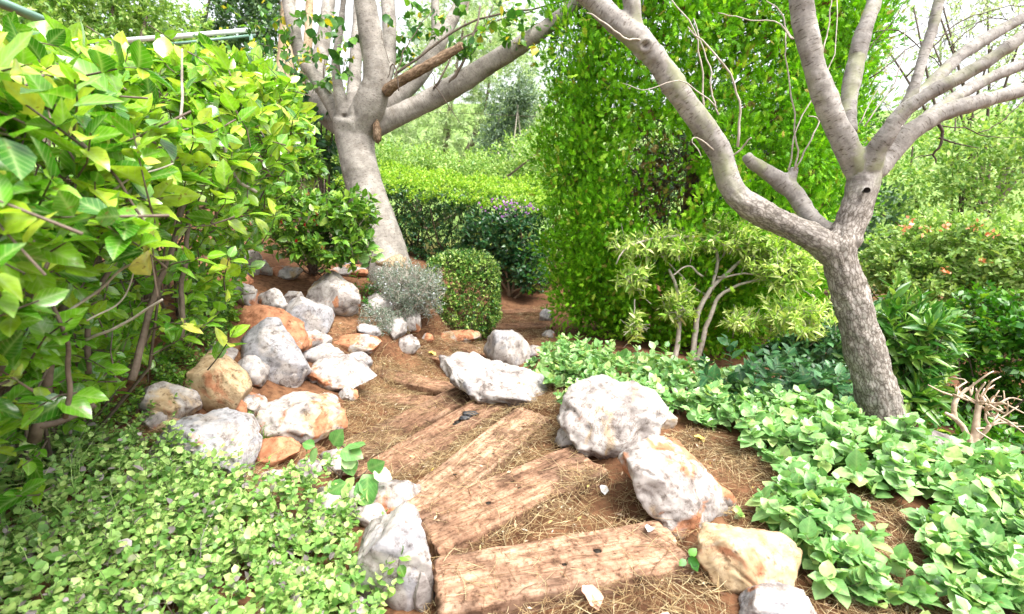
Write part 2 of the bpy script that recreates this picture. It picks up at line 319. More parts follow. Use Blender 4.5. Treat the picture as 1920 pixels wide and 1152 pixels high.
M['dryleaf'] = leaf_mat('dry_fallen_leaves', [(0, (.16, .08, .045)), (.3, (.36, .20, .11)), (.6, (.50, .36, .24)), (.85, (.66, .58, .48)), (1, (.60, .45, .06))], rough=.6, trans=.1, tint=(1, .9, .7), spec=.2)
M['metal'] = plain_mat('pale_painted_metal', (.55, .62, .58), (.72, .76, .73), 8, .35, .02)
M['metal_green'] = plain_mat('green_painted_metal', (.10, .20, .15), (.16, .27, .21), 8, .4, .02)
G = lambda *c: c
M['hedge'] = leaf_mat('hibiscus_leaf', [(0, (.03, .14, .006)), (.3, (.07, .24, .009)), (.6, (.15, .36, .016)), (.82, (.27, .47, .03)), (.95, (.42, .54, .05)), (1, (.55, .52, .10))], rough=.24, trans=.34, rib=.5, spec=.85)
M['redbud'] = leaf_mat('turks_cap_leaf', [(0, (.03, .12, .010)), (.5, (.09, .24, .016)), (.85, (.19, .36, .03)), (1, (.30, .44, .05))], rough=.36, trans=.34, rib=.3)
M['boxl'] = leaf_mat('clipped_bush_leaf', [(0, (.03, .11, .016)), (.35, (.085, .23, .024)), (.7, (.21, .38, .05)), (1, (.42, .54, .14))], rough=.36, trans=.25)
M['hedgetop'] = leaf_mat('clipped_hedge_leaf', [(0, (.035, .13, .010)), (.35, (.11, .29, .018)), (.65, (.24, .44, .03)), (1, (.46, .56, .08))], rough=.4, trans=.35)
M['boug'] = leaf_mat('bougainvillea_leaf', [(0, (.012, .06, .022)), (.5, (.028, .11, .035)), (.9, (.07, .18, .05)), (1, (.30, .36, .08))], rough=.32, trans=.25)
M['grey'] = leaf_mat('silver_leaf', [(0, (.05, .10, .055)), (.5, (.12, .18, .11)), (.85, (.26, .32, .26)), (1, (.48, .53, .56))], rough=.5, trans=.2, tint=(1, 1.05, .8))
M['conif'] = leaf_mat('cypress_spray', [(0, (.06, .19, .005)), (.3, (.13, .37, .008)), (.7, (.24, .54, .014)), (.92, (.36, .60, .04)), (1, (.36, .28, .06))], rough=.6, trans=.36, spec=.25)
M['conif_dead'] = leaf_mat('dead_cypress_spray', [(0, (.12, .065, .03)), (.6, (.25, .15, .06)), (1, (.38, .32, .10))], rough=.7, trans=.15, tint=(1, .9, .6), spec=.2)
M['brush'] = leaf_mat('narrow_pale_leaf', [(0, (.13, .30, .03)), (.3, (.30, .48, .07)), (.65, (.50, .62, .16)), (1, (.72, .72, .34))], rough=.38, trans=.32)
M['mint'] = leaf_mat('mint_green_leaf', [(0, (.09, .25, .06)), (.4, (.20, .40, .13)), (.75, (.34, .54, .22)), (1, (.46, .58, .20))], rough=.30, trans=.28, rib=.35, spec=.6)
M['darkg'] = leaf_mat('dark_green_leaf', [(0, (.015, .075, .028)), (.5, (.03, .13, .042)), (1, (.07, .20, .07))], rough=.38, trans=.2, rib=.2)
M['lant'] = leaf_mat('small_trailing_leaf', [(0, (.09, .22, .04)), (.3, (.19, .36, .08)), (.65, (.32, .49, .14)), (.93, (.46, .58, .20)), (.95, (.28, .23, .25)), (1, (.36, .30, .31))], rough=.45, trans=.3)
M['olean'] = leaf_mat('long_leaf', [(0, (.03, .13, .02)), (.5, (.08, .22, .03)), (.9, (.18, .33, .05)), (1, (.30, .42, .10))], rough=.33, trans=.28)
M['vine'] = leaf_mat('vine_leaf', [(0, (.02, .11, .008)), (.5, (.055, .20, .010)), (.9, (.14, .32, .02)), (1, (.30, .42, .04))], rough=.38, trans=.3)
M['poplar'] = leaf_mat('tree_leaf', [(0, (.025, .11, .02)), (.5, (.07, .20, .025)), (.88, (.15, .32, .03)), (.93, (.50, .42, .02)), (1, (.62, .50, .04))], rough=.35, trans=.35)
M['far1'] = leaf_mat('far_haze_pale_needles', [(0, (.30, .42, .20)), (.5, (.45, .56, .28)), (1, (.60, .66, .40))], rough=.6, trans=.35, tint=(1.1, 1.15, .8))  # extra paleness paints bright haze into the far foliage
M['far2'] = leaf_mat('far_blue_green_leaf', [(0, (.07, .13, .085)), (.5, (.14, .21, .14)), (1, (.28, .35, .25))], rough=.5, trans=.3)
M['far3'] = leaf_mat('far_yellow_green_leaf', [(0, (.10, .23, .04)), (.5, (.24, .40, .09)), (1, (.46, .56, .20))], rough=.5, trans=.35)
M['far4'] = leaf_mat('far_dark_leaf', [(0, (.025, .07, .03)), (.5, (.06, .13, .05)), (1, (.14, .22, .09))], rough=.55, trans=.3)
M['red'] = leaf_mat('red_bud', [(0, (.35, .01, .02)), (1, (.55, .03, .03))], trans=.15, tint=(1, .6, .5))
M['purple'] = leaf_mat('purple_bract', [(0, (.40, .14, .50)), (1, (.60, .30, .66))], trans=.3, tint=(1, .8, 1))
M['orange'] = leaf_mat('orange_flower', [(0, (.70, .22, .09)), (1, (.80, .42, .25))], trans=.3, tint=(1, .8, .6))
M['white'] = leaf_mat('pale_flower', [(0, (.60, .63, .70)), (1, (.75, .76, .78))], trans=.3, tint=(1, 1, 1))

# ================================================================== TIMBER STEPS
PLANKS = []
def plank(name, A, B, zA, zB, width, label, tint=(1, 1, 1), seed=0, holes=(), cracks=(), thick=.13, res=.006, dip=0.0):
    """A,B: photograph pixels of the middles of both ends, at heights zA,zB"""
    def onz(p, z):
        d = (CAM[2]-z)/(-(FWD[2]-(p[1]-576)/FPX*UPV[2])); return at(p[0], p[1], d)
    a, b = onz(A, zA), onz(B, zB); Lg = np.linalg.norm(b-a); ux = (b-a)/Lg; uy = nrm(np.cross([0, 0, 1.0], ux)); uz = np.cross(ux, uy); c = (a+b)/2
    nx, ny, nz = max(int(Lg/res), 12), max(int(width/res), 8), 6
    r = np.random.default_rng(seed)
    def surf(u, v, wv):      # u along, v across, wv -1 bottom..1 top  (all in metres / unit)
        end = .022*fbm(np.stack([v*14, wv*2, u*0+seed*3.1+np.sign(u)*9], -1), 3)*(np.abs(u) > Lg*.42)
        e = np.clip((np.abs(u)-Lg*.40)/(Lg*.10), 0, 1)
        x = u+end*e; edge = np.clip((np.abs(v)-width*.36)/(width*.14), 0, 1)
        y = v+edge*np.sign(v)*(.006*fbm(np.stack([u*7, v*0+np.sign(v)*5+seed, wv*1.5], -1), 4)-.004)
        z = wv*thick*.5
        top = (wv > .99)
        h = .006*fbm(np.stack([u*3+seed, v*18, u*0], -1), 4)+.0035*noise3(np.stack([u*9, v*60, u*0+seed], -1))
        h = h-.010*np.clip((np.abs(v)/(width*.5)-.90)/.10, 0, 1)**2-.008*np.clip((np.abs(u)/(Lg*.5)-.97)/.03, 0, 1)**2
        for (hx, hy, hr) in holes:
            dd = np.hypot(u-hx*Lg, v-hy*width); h = h-.055*np.clip((hr-dd)/(hr*.35), 0, 1)-.003*np.exp(-(dd/(hr*2.2))**2)
        for (x0, y0, x1, y1, wd, dp) in cracks:
            p0 = np.array([x0*Lg, y0*width]); p1 = np.array([x1*Lg, y1*width]); dv = p1-p0; t = np.clip(((u-p0[0])*dv[0]+(v-p0[1])*dv[1])/(dv@dv), 0, 1)
            wob = .006*noise3(np.stack([u*12, v*0+seed, v*0], -1)); dd = np.hypot(u-p0[0]-t*dv[0], v-p0[1]-t*dv[1]+wob); h = h-dp*np.clip(1-dd/(wd*(.35+np.sin(math.pi*t)*.65)), 0, 1)
        return np.stack([x, y, z+np.where(top, h-dip*(u/(Lg*.5))**2, 0)], -1)
    us = np.linspace(-Lg/2, Lg/2, nx+1); vs = np.linspace(-width/2, width/2, ny+1)
    U, Vv = np.meshgrid(us, vs, indexing='ij'); top = surf(U, Vv, np.ones_like(U)).reshape(-1, 3)
    idx = np.arange((nx+1)*(ny+1)).reshape(nx+1, ny+1); F = [np.stack([idx[:-1, :-1], idx[1:, :-1], idx[1:, 1:], idx[:-1, 1:]], -1).reshape(-1, 4)]
    ring = np.concatenate([idx[:, 0], idx[-1, 1:], idx[-2::-1, -1], idx[0, -2:0:-1]]); V = [top]; prev = ring; n = len(top)
    for k in range(1, nz+1):
        wv = 1-2*k/nz; q = surf(U.ravel()[ring], Vv.ravel()[ring], np.full(len(ring), wv)); cur = np.arange(len(ring))+n; n += len(ring); V.append(q)
        F.append(np.stack([prev, np.roll(prev, -1), np.roll(cur, -1), cur], -1)[:, ::-1]); prev = cur
    F.append(prev[None, :])
    me = npmesh(name, np.concatenate(V), F)
    o = link(name, me, M['wood']); mw = Matrix(((ux[0], uy[0], uz[0], 0), (ux[1], uy[1], uz[1], 0), (ux[2], uy[2], uz[2], 0), (0, 0, 0, 1)))
    ctr = c-uz*thick*.5; o.matrix_world = Matrix.Translation(Vector(ctr))@mw; o.color = (*tint, 1)
    for (hx, hy, hr) in holes:
        th = np.arange(12)*math.pi/6; dv = np.stack([hx*Lg+np.cos(th)*hr*1.05, hy*width+np.sin(th)*hr*.9, np.full(12, thick*.5-.012)], -1); dk = np.vstack([dv, dv*1.0-np.array([0, 0, .03])]); i_ = np.arange(12)
        h_o = bpy.data.objects.new('bolt_hole', npmesh('bolt_hole', dk, [i_[None, :], np.stack([i_, i_+12, np.roll(i_, -1)+12, np.roll(i_, -1)], -1)])); col.objects.link(h_o); h_o.data.materials.append(M['hole']); h_o.parent = o
    tag(o, label, 'timber step', 'timber steps of the garden path'); PLANKS.append((c, ux, uy, uz, Lg, width))
    return o
plank('timber_step', (819,1091), (1268,1012), .035, .03, .28, 'nearest timber step, bleached tan, with two round bolt holes', (1.45, 1.36, 1.3), 1,
      holes=((-.0,-.06,.012),(.155,.08,.018)), cracks=((.20,.13,.5,.05,.006,.02),(-.5,-.22,-.30,-.20,.005,.012),(.18,.5,.2,.12,.005,.012),(.40,.05,.28,.22,.010,.012)), res=.0042)
plank('timber_step', (792,992), (1103,856), -.055, -.055, .325, 'second timber step from the bottom, cracked lengthwise, three bolt holes', (1.3, 1.18, 1.1), 2,
      holes=((-.16,-.02,.015),(.03,.0,.012),(.03,.2,.010)), cracks=((-.5,.20,.02,.30,.006,.02),(.0,-.02,.12,.02,.004,.01),(-.2,.44,.5,.40,.004,.012)), res=.0042)
plank('timber_step', (768,960), (1000,771), -.13, -.13, .285, 'third timber step, pale and squared, with crack across its lower end', (1.45, 1.38, 1.3), 3,
      holes=((-.20,.05,.014),(.0,.06,.012),(.03,-.18,.012)), cracks=((-.17,.12,-.10,-.45,.006,.02),(-.45,.34,.1,.40,.005,.014)), res=.0045)
plank('timber_step', (682,897), (926,749), -.205, -.205, .27, 'fourth timber step with rotted hole and black debris on top', (1.15, 1.03, .95), 4,
      holes=((.17,.05,.024),(.14,.02,.02),(.2,.06,.016)), cracks=((-.5,.2,.5,.28,.007,.02),(-.1,-.3,.4,-.35,.005,.014)), res=.005)
plank('timber_step', (645,846), (885,726), -.265, -.265, .26, 'fifth timber step, split and half buried in pine needles', (1.05, .94, .86), 5,
      cracks=((-.2,.0,.5,.1,.010,.03),(-.5,-.3,.2,-.2,.006,.02)), res=.006)
plank('timber_step', (662,742), (826,752), -.335, -.335, .19, 'short timber step beside the white rock cluster, turned to the left', (1.3, 1.15, 1.05), 6, cracks=((-.2,.1,.4,.2,.006,.02),), res=.007)
plank('timber_step', (690,690), (846,728), -.40, -.40, .20, 'timber step strewn with pale bits behind the large white boulder', (1.3, 1.15, 1.05), 7, cracks=((-.4,.1,.4,.0,.006,.02),), res=.007)
plank('timber_step', (782,652), (912,694), -.47, -.47, .21, 'dark timber step with one yellow leaf at its edge', (1.15, .97, .85), 8, cracks=((-.4,-.1,.4,.0,.006,.02),), res=.008)
plank('timber_step', (842,642), (945,668), -.545, -.545, .21, 'brown timber step in front of the round clipped bush', (1.15, .97, .85), 9, res=.009)
plank('timber_step', (912,612), (1034,608), -.70, -.70, .22, 'far timber step right of the round clipped bush', (1.15, .95, .8), 10, cracks=((-.4,-.1,.4,.0,.006,.02),), res=.009, thick=.2)
plank('timber_step', (925,584), (1020,580), -.74, -.74, .22, 'last timber step, at the foot of the red earth bank', (1.05, .86, .72), 11, res=.01, thick=.2)
def ztop(x, y):
    """height of soil or timber"""
    z = zt(x, y)
    for c, ux, uy, uz, Lg, wd in PLANKS:
        dx, dy = x-c[0], y-c[1]; u = dx*ux[0]+dy*ux[1]; v = dx*uy[0]+dy*uy[1]
        z = np.where((np.abs(u) < Lg/2) & (np.abs(v) < wd/2), np.maximum(z, c[2]+u*ux[2]), z)
    return z

# ================================================================== GROUND
def warp(a, near, far, n):
    t = np.linspace(-1, 1, n); return a+np.sign(t)*(near*np.abs(t)+(far-near)*np.abs(t)**5)
gx = warp(.3, 4.6, 160, 341); gy = warp(3.6, 4.8, 160, 341)
GX, GY = np.meshgrid(gx, gy, indexing='ij'); GZ = zt(GX, GY)
_far = np.clip((np.hypot(GX, GY)-60)/60, 0, 1); GZ = GZ*(1-_far)+8*_far*(GY > 0)
_nr = np.clip(1-np.hypot(GX, GY-3)/9, 0, 1)
GZ = GZ+_nr*(.020*fbm(np.stack([GX*2.2, GY*2.2, GX*0], -1), 4)+.010*noise3(np.stack([GX*14, GY*14, GX*0+5], -1)))
for c, ux, uy, uz, Lg, wd in PLANKS:      # the soil is dug out under each timber
    dx, dy = GX-c[0], GY-c[1]; u = dx*ux[0]+dy*ux[1]; v = dx*uy[0]+dy*uy[1]
    k = np.clip((Lg/2+.14-np.abs(u))/.10, 0, 1)*np.clip((wd/2+.11-np.abs(v))/.08, 0, 1)
    GZ = np.where(k > 0, np.minimum(GZ, (c[2]-.085)*k+GZ*(1-k)), GZ)
_i = np.arange(341*341).reshape(341, 341)
gme = npmesh('ground', np.stack([GX, GY, GZ], -1).reshape(-1, 3), [np.stack([_i[:-1, :-1], _i[1:, :-1], _i[1:, 1:], _i[:-1, 1:]], -1).reshape(-1, 4)])
tag(link('ground', gme, M['soil']), 'bare red brown soil of the sloping garden path and beds', kind='structure')

# ================================================================== ROCKS
import bmesh
_ico = {}
def ico(sub):
    if sub not in _ico:
        bm = bmesh.new(); bmesh.ops.create_icosphere(bm, subdivisions=sub, radius=1)
        _ico[sub] = (np.array([v.co for v in bm.verts]), np.array([[v.index for v in f.verts] for f in bm.faces])); bm.free()
    return _ico[sub]
ROCKS = []
def rock(px, py, w_, h_, tint, label, d=None, sub=4, cuts=9, rough=1.0, name='rock', lift=.30, depth=1.0, tilt=0.0, pit=.4, box=1.0):
    seed = len(ROCKS)+3; r = np.random.default_rng(seed*37)
    if d is None: base, d = hit(px, py+h_*lift)
    else: base = at(px, py+h_*lift, d)
    c = base+UPV*(h_*lift*d/FPX)+FWD*.10*w_*d/FPX
    rx, hw = w_*.5*d/FPX*1.20/math.hypot(1, (px-960)/FPX)**.7, h_*.5*d/FPX*1.18; sa_ = abs((c-CAM)[2])/np.linalg.norm(c-CAM); ry = min(.8*rx, 1.25*hw)*depth
    rz = math.sqrt(max(hw**2-(ry*sa_)**2, (.72*hw)**2))/math.sqrt(1-sa_*sa_)
    if sub == 5 and w_ < 130: sub = 4
    S, F = ico(sub); P = np.sign(S)*np.abs(S)**box
    P = P*(1+.20*fbm(S*1.4+seed*5.7, 3)[:, None])
    for _ in range(cuts*2+4):
        n = nrm(r.normal(size=3)*np.array([1, 1, .9])); k = r.uniform(.58, .92); s = P@n; P = P-np.maximum(s-k, 0)[:, None]*n*.97
    P = P/np.abs(P).max(0)*np.array([rx, ry, rz]); sz = (rx*ry*rz)**(1/3); N_ = nrm(P/np.array([rx, ry, rz])**2)
    q = P/sz
    P = P+N_*(sz*rough*(.05*fbm(q*2.6+seed, 6, .62)-.16*pit*np.clip(noise3(q*3.2+seed*2.2)-.22, 0, 1)-.10*np.clip(.10-np.abs(noise3(q*1.7+seed)), 0, .1)*10*.5+.02))[:, None]
    ca, sa = math.cos(tilt), math.sin(tilt); P = np.stack([P[:, 0]*ca+P[:, 2]*sa, P[:, 1], -P[:, 0]*sa+P[:, 2]*ca], -1)
    o = link(name, npmesh(name, P, [F]), M['rock'], loc=c); o.color = (*tint, 1)
    tag(o, label, 'rock', 'limestone rocks edging the path'); ROCKS.append((c, rx, ry, rz)); return o
R_ = rock
# left rockery, back row
R_(465,498,46,50,(.0,.45,.1),'grey rock at the top left corner of the rockery, touching hedge leaves')
R_(492,504,32,36,(.3,.1,.5),'small cream and rust rock at the top of the rockery')
R_(452,528,36,26,(.95,0,.2),'small red flat rock at the left top of the rockery')
R_(534,514,62,26,(.45,.1,.3),'flat pinkish rock just under the red-budded shrub')
R_(460,558,50,54,(.25,0,.2),'white rock with rusty underside wedged beside the orange rock')
R_(507,571,60,58,(.22,.1,.1),'white angular rock above the orange rock',tilt=.3)
R_(578,594,88,76,(.0,.55,.0),'smooth rounded grey rock in the middle of the rockery',cuts=5,rough=.5,tilt=.35,sub=5,pit=.1)
R_(620,558,100,82,(.22,.05,.42),'large cream rock behind the smooth grey one',sub=5,tilt=-.2)
R_(499,624,138,70,(1.0,.05,.15),'large orange rust coloured rock',sub=5,tilt=.32)
R_(662,510,112,26,(.55,.1,.1),'long flat rust and white rock at the foot of the pale tree')
R_(650,499,24,20,(.0,.7,.0),'small grey stone beside the tree foot')
R_(690,500,26,18,(.2,.3,.0),'small pale stone touching the tree foot')
# left rockery, middle row
R_(505,672,128,108,(.06,.62,.0),'big blue grey rock with brown hollow below the orange rock',sub=5,rough=1.3,tilt=.4)
R_(542,706,62,52,(.12,.35,.1),'white hollowed rock in front of the big blue grey rock',sub=4,rough=1.3)
R_(602,668,78,40,(.0,.5,.0),'grey white flat rock above the white jagged rock',sub=4,rough=1.2)
R_(626,706,132,66,(.10,.25,.0),'white jagged rock at the left edge of the path',sub=5,rough=1.4)
R_(668,652,90,40,(.6,.1,.4),'low pinkish rock beneath the silver shrub')
R_(668,682,50,36,(.1,.5,.1),'small grey white rock between path and pinkish rock')
R_(404,672,60,50,(.05,.05,.35),'white rock half hidden by low hedge leaves')
R_(406,728,112,112,(.25,.05,.95),'ochre and cream block rock under the hedge',sub=5,rough=1.1)
R_(316,756,100,76,(.0,.05,.45),'white and cream rock left of the ochre block',sub=5,tilt=.3)
R_(320,803,74,36,(.1,.1,.75),'low tan rock under the white and cream one')
# left rockery, front row
R_(372,848,168,126,(.22,.62,.05),'large grey rock with orange crown above the trailing plants',sub=5,tilt=-.15)
R_(438,838,34,84,(.35,.1,.4),'narrow peach rock pressed to the large grey rock')
R_(548,790,176,98,(.42,.12,.42),'large rock with orange patch on its face beside the path',sub=5,tilt=-.12)
R_(508,850,92,50,(1.0,0,.2),'red rock under the large orange patched rock',sub=4)
R_(518,898,92,26,(.0,.0,.4),'flat cream rock in front of the red rock')
R_(578,882,56,44,(.0,.1,.05),'white rock behind the leafy sprout')
R_(632,866,66,42,(.0,.2,.0),'white rock overhung by the leafy sprout')
R_(622,948,104,60,(.05,.3,.35),'cream grey rock between sprout and trailing plants',sub=5)
R_(732,940,98,64,(.3,.2,.1),'pitted white rock with orange top beside the second step',sub=5,rough=1.6,pit=1.2)
R_(735,1062,152,190,(.0,.38,.0),'big pale grey boulder beside the nearest step',sub=5,cuts=3,box=.6,rough=1.3,tilt=.1)
R_(792,1120,32,80,(.1,.1,.1),'small upright white stone between boulder and nearest step')
# fillers of the bank
R_(548,560,40,30,(.1,.3,.2),'small pale rock between the white angular and the cream rocks')
R_(590,640,50,34,(.2,.2,.3),'low pale rock under the smooth grey one')
R_(560,648,44,30,(.7,.1,.2),'small rust rock below the orange rock')
R_(470,700,70,60,(.3,.3,.2),'mottled rock between the big blue grey and the ochre rocks',sub=5)
R_(470,762,54,40,(.2,.4,.2),'small grey rock behind the large orange patched rock')
R_(600,760,60,40,(.5,.2,.2),'rust speckled rock above the large orange patched rock')
R_(652,742,40,26,(.4,.3,.2),'small brown stone at the left end of the short step')
R_(440,770,40,46,(.9,.0,.4),'rusty stone right of the ochre block')
R_(690,620,40,26,(.1,.5,.1),'small grey stone below the silver shrub')
R_(690,970,70,50,(.2,.3,.2),'mottled rock behind the big pale grey boulder',sub=5)
R_(280,790,50,36,(.1,.3,.4),'small dull rock at the left end of the rockery')
# around the bushes
R_(704,572,58,40,(.0,.25,.1),'white rock peeking through the silver shrub')
R_(738,616,52,42,(.1,.3,.1),'white rock under the right side of the silver shrub')
R_(766,606,22,34,(.1,.2,.1),'slim white stone between silver shrub and round bush')
R_(779,604,20,38,(.5,.1,.3),'slim pinkish stone between silver shrub and round bush')
R_(762,648,42,40,(.15,.05,.1),'bright white rock at the left edge of the dark step')
R_(802,634,20,18,(.4,.1,.2),'tiny pinkish stone behind the bright white rock')
R_(862,632,74,26,(.5,.1,.5),'flat brown rock at the foot of the round bush')
R_(909,616,18,36,(.5,.05,.5),'ochre upright stone under the right side of the round bush')
R_(1026,594,24,24,(.1,.5,.1),'grey stone at the right end of the last step')
R_(1029,628,22,16,(.2,.3,.2),'small stone at the right end of the far step')
R_(1006,662,38,24,(.3,.3,.2),'low pinkish grey stone right of the upright white rock')
# right edge of the path
R_(948,662,86,88,(.0,.30,.0),'upright white rock behind the large white boulder',sub=5,cuts=11,tilt=.15)
R_(954,734,238,104,(.0,.34,.0),'large long white boulder across the right edge of the path',sub=5,tilt=.32,rough=1.6,cuts=6,lift=.12,depth=1.25,pit=.9)
R_(1138,790,164,136,(.05,.10,.25),'white upstanding boulder at the upper end of the second step',sub=5,tilt=.25,box=.75,cuts=11,rough=1.3,pit=.8)
R_(1072,816,54,50,(.05,.2,.05),'small white rock touching the upstanding boulder')
R_(1246,792,40,36,(.0,.1,.75),'small mossy cream stone on the right bed')
R_(1278,918,236,142,(.42,.12,.05),'white boulder with orange stain right of the nearest step',sub=5,tilt=.50,cuts=9,rough=1.1,pit=.8)
R_(1256,946,50,30,(.4,.0,.1),'small peach stone tucked under the stained boulder')
R_(1430,1066,206,122,(.22,.25,.72),'cream and grey boulder at the lower right edge of the path',sub=5,tilt=.28,rough=.8)
R_(1465,1150,160,80,(.30,.55,.0),'grey rock cut by the bottom edge of the photo',sub=5,tilt=.1)
R_(1760,838,150,46,(.10,.05,.0),'white rock behind the mint leaves at the foot of the right tree',sub=4,d=3.1)
R_(1872,878,100,40,(.35,.05,.0),'pale rock behind the mint leaves at the right edge',sub=4,d=2.8)

# ================================================================== TREES (trunk and limbs)
def px_poly(pts):
    """(px,py,depth,width in px) -> points and radii"""
    P = np.array([at(a, b, d) for a, b, d, w_ in pts]); R = np.array([w_*d/FPX*.445/math.hypot(1, (a-960)/FPX) for a, b, d, w_ in pts]); return P, R
def limb_tube(P, R, step=.05, sides=14):
    L_ = np.linalg.norm(np.diff(P, axis=0), axis=1).sum(); n = max(int(L_/step), 4); q = crom(np.column_stack([P, R]), n); return q[:, :3], np.maximum(q[:, 3], .003)
def woody(name, limbs, m, parent, voxel=.014, roughf=None, relief=.006, seed=0, flare=None, knots=(), rings=0.0, smooth=4):
    """limbs: list of (P,R); remeshed into one continuous surface, then given bark relief"""
    G_ = Geo(); cen = []; rad = []; alo = []; tan = []; fa = []
    for li, (P, R) in enumerate(limbs):
        p, r = limb_tube(P, R); V, F = tubes(p[None], r[None], 14); G_.add(V, F)
        q, rr = limb_tube(P, R, .012); s = np.concatenate([[0], np.cumsum(np.linalg.norm(np.diff(q, axis=0), axis=1))])
        cen.append(q); rad.append(rr); alo.append(s+li*3.7); tan.append(nrm(np.gradient(q, axis=0))); fa.append(np.full(len(q), li))
    me = G_.mesh(name+'_raw'); o = bpy.data.objects.new('tmp', me); col.objects.link(o)
    md = o.modifiers.new('r', 'REMESH'); md.mode = 'VOXEL'; md.voxel_size = voxel
    sm = o.modifiers.new('s', 'SMOOTH'); sm.iterations = smooth; sm.factor = .5
    dg = bpy.context.evaluated_depsgraph_get(); ev = o.evaluated_get(dg).to_mesh()
    V = np.empty(len(ev.vertices)*3, np.float32); ev.vertices.foreach_get('co', V); V = V.reshape(-1, 3).astype(float)
    Nn = np.empty(len(ev.vertices)*3, np.float32); ev.vertices.foreach_get('normal', Nn); Nn = Nn.reshape(-1, 3).astype(float)
    lt = np.empty(len(ev.polygons), np.int32); ev.polygons.foreach_get('loop_total', lt); lv = np.empty(len(ev.loops), np.int32); ev.loops.foreach_get('vertex_index', lv)
    st = np.empty(len(ev.polygons), np.int32); ev.polygons.foreach_get('loop_start', st)
    qd = lv[st[lt == 4][:, None]+np.arange(4)]; tr = lv[st[lt == 3][:, None]+np.arange(3)] if (lt == 3).any() else np.zeros((0, 3), int)
    o.evaluated_get(dg).to_mesh_clear(); bpy.data.objects.remove(o)
    cen = np.concatenate(cen); rad = np.concatenate(rad); alo = np.concatenate(alo); tan = np.concatenate(tan); fa = np.concatenate(fa)
    bi = np.empty(len(V), int)
    for i in range(0, len(V), 4000):
        dd = np.linalg.norm(V[i:i+4000, None]-cen[None], axis=-1)-rad[None]; bi[i:i+4000] = dd.argmin(1)
    rel = V-cen[bi]; T = tan[bi]; a, b = frames(T); along = alo[bi]+(rel*T).sum(-1)
    bvec = np.stack([(rel*a).sum(-1), (rel*b).sum(-1), along], -1)
    ro = roughf(V, fa[bi]) if roughf else np.zeros(len(V)); ro = np.clip(ro, 0, 1)
    disp = .05*noise3(bvec*np.array([2.5, 2.5, 3.2])+seed)*rad[bi]*1.6+relief*(.9*fbm(bvec*np.array([9, 9, 6])+seed, 3)+(.4+.9*ro)*noise3(bvec*np.array([38, 38, 16])+seed))
    if rings: disp = disp+rings*(np.clip(noise3(bvec*np.array([2, 2, 15.0])+9)-.15, 0, 1))*(1-ro)
    for (kp, kr, kd) in knots:
        dd = np.linalg.norm(V-kp, axis=-1); disp = disp+kd*np.exp(-((dd-kr*1.25)/(kr*.45))**2)-kd*2.6*np.exp(-(dd/(kr*.62))**2)
    V = V+Nn*disp[:, None]
    me = npmesh(name, V, [qd, tr], {'bvec': bvec, 'rough': ro})
    return link(name, me, m, parent)
rng = np.random.default_rng(11)
# ---- the pale grey tree left of the path
DL = 6.0
base_l = at(716, 505, DL)
tree_l = empty('tree', base_l, 'smooth pale grey tree with many spreading limbs, behind the rockery', 'tree', 'garden trees')
LL = [[(742,600,DL,120),(732,540,DL,124),(722,490,DL,104),(708,430,DL,92),(690,370,DL,82),(675,310,DL,80),(664,255,DL,82),(664,225,DL-.05,90)],
      [(672,250,DL,70),(690,205,DL-.15,72),(706,150,DL-.28,60),(698,80,DL-.4,52),(684,0,DL-.5,48),(676,-60,DL-.6,44),(660,-140,DL-.6,36)],
      [(690,190,DL+.1,40),(722,140,DL+.2,36),(730,60,DL+.3,32),(727,0,DL+.4,30),(722,-80,DL+.5,26)],
      [(690,240,DL,56),(735,222,DL+.05,46),(800,190,DL+.05,44),(850,163,DL,46),(905,128,DL-.05,42),(960,95,DL-.15,38),(1010,62,DL-.25,34),(1060,25,DL-.3,30),(1110,-20,DL-.4,28)],
      [(700,215,DL+.25,48),(745,180,DL+.35,44),(785,140,DL+.45,40),(812,100,DL+.5,36),(835,60,DL+.55,30),(862,10,DL+.6,26),(890,-50,DL+.7,22)],
      [(812,105,DL+.5,28),(817,60,DL+.5,20),(816,0,DL+.5,18),(820,-60,DL+.5,16)],
      [(650,235,DL,50),(622,195,DL-.02,34),(590,145,DL-.02,30),(562,98,DL,30),(548,40,DL,30),(535,-20,DL,28)],
      [(645,215,DL-.12,34),(634,160,DL-.2,24),(630,110,DL-.25,19),(640,40,DL-.3,15),(648,-40,DL-.3,13)],
      [(650,240,DL+.15,56),(610,215,DL+.3,44),(588,175,DL+.45,40),(600,110,DL+.6,34),(612,40,DL+.7,30),(620,-40,DL+.8,26)],
      [(660,225,DL+.2,40),(664,160,DL+.5,30),(668,90,DL+.6,26),(672,0,DL+.7,22)]]
LLw = [px_poly(l) for l in LL]
trunk_l = woody('trunk', LLw, M['bark_l'], tree_l, .020, relief=.007, seed=3, rings=.004)
# red-brown scar at the fork and rusty foot are their own pieces
def lump(name, c, rad3, m, parent, seed, sub=3, amp=.3):
    S, F = ico(sub); P = S*(1+amp*fbm(S*1.8+seed, 4)[:, None])*np.array(rad3)+c
    k = npmesh(name, P, [F], {'bvec': (P-c), 'rough': np.ones(len(P))}); return link(name, k, m, parent)
lump('bark_scar', at(707,248,DL-.18), (.05,.05,.12), M['bark_brown'], trunk_l, 5)
lump('root_flare', at(731,497,DL-.12), (.22,.18,.15), M['bark_tan'], trunk_l, 6)
bP, bR = px_poly([(722,172,DL-.3,26),(750,152,DL-.4,22),(800,125,DL-.5,22),(840,102,DL-.55,20),(866,86,DL-.58,17)])
woody('broken_branch', [(bP, bR), px_poly([(855,92,DL-.57,14),(868,80,DL-.57,6)])], M['bark_brown'], tree_l, .008, roughf=lambda V, f: np.full(len(V), .8), relief=.006, smooth=2)
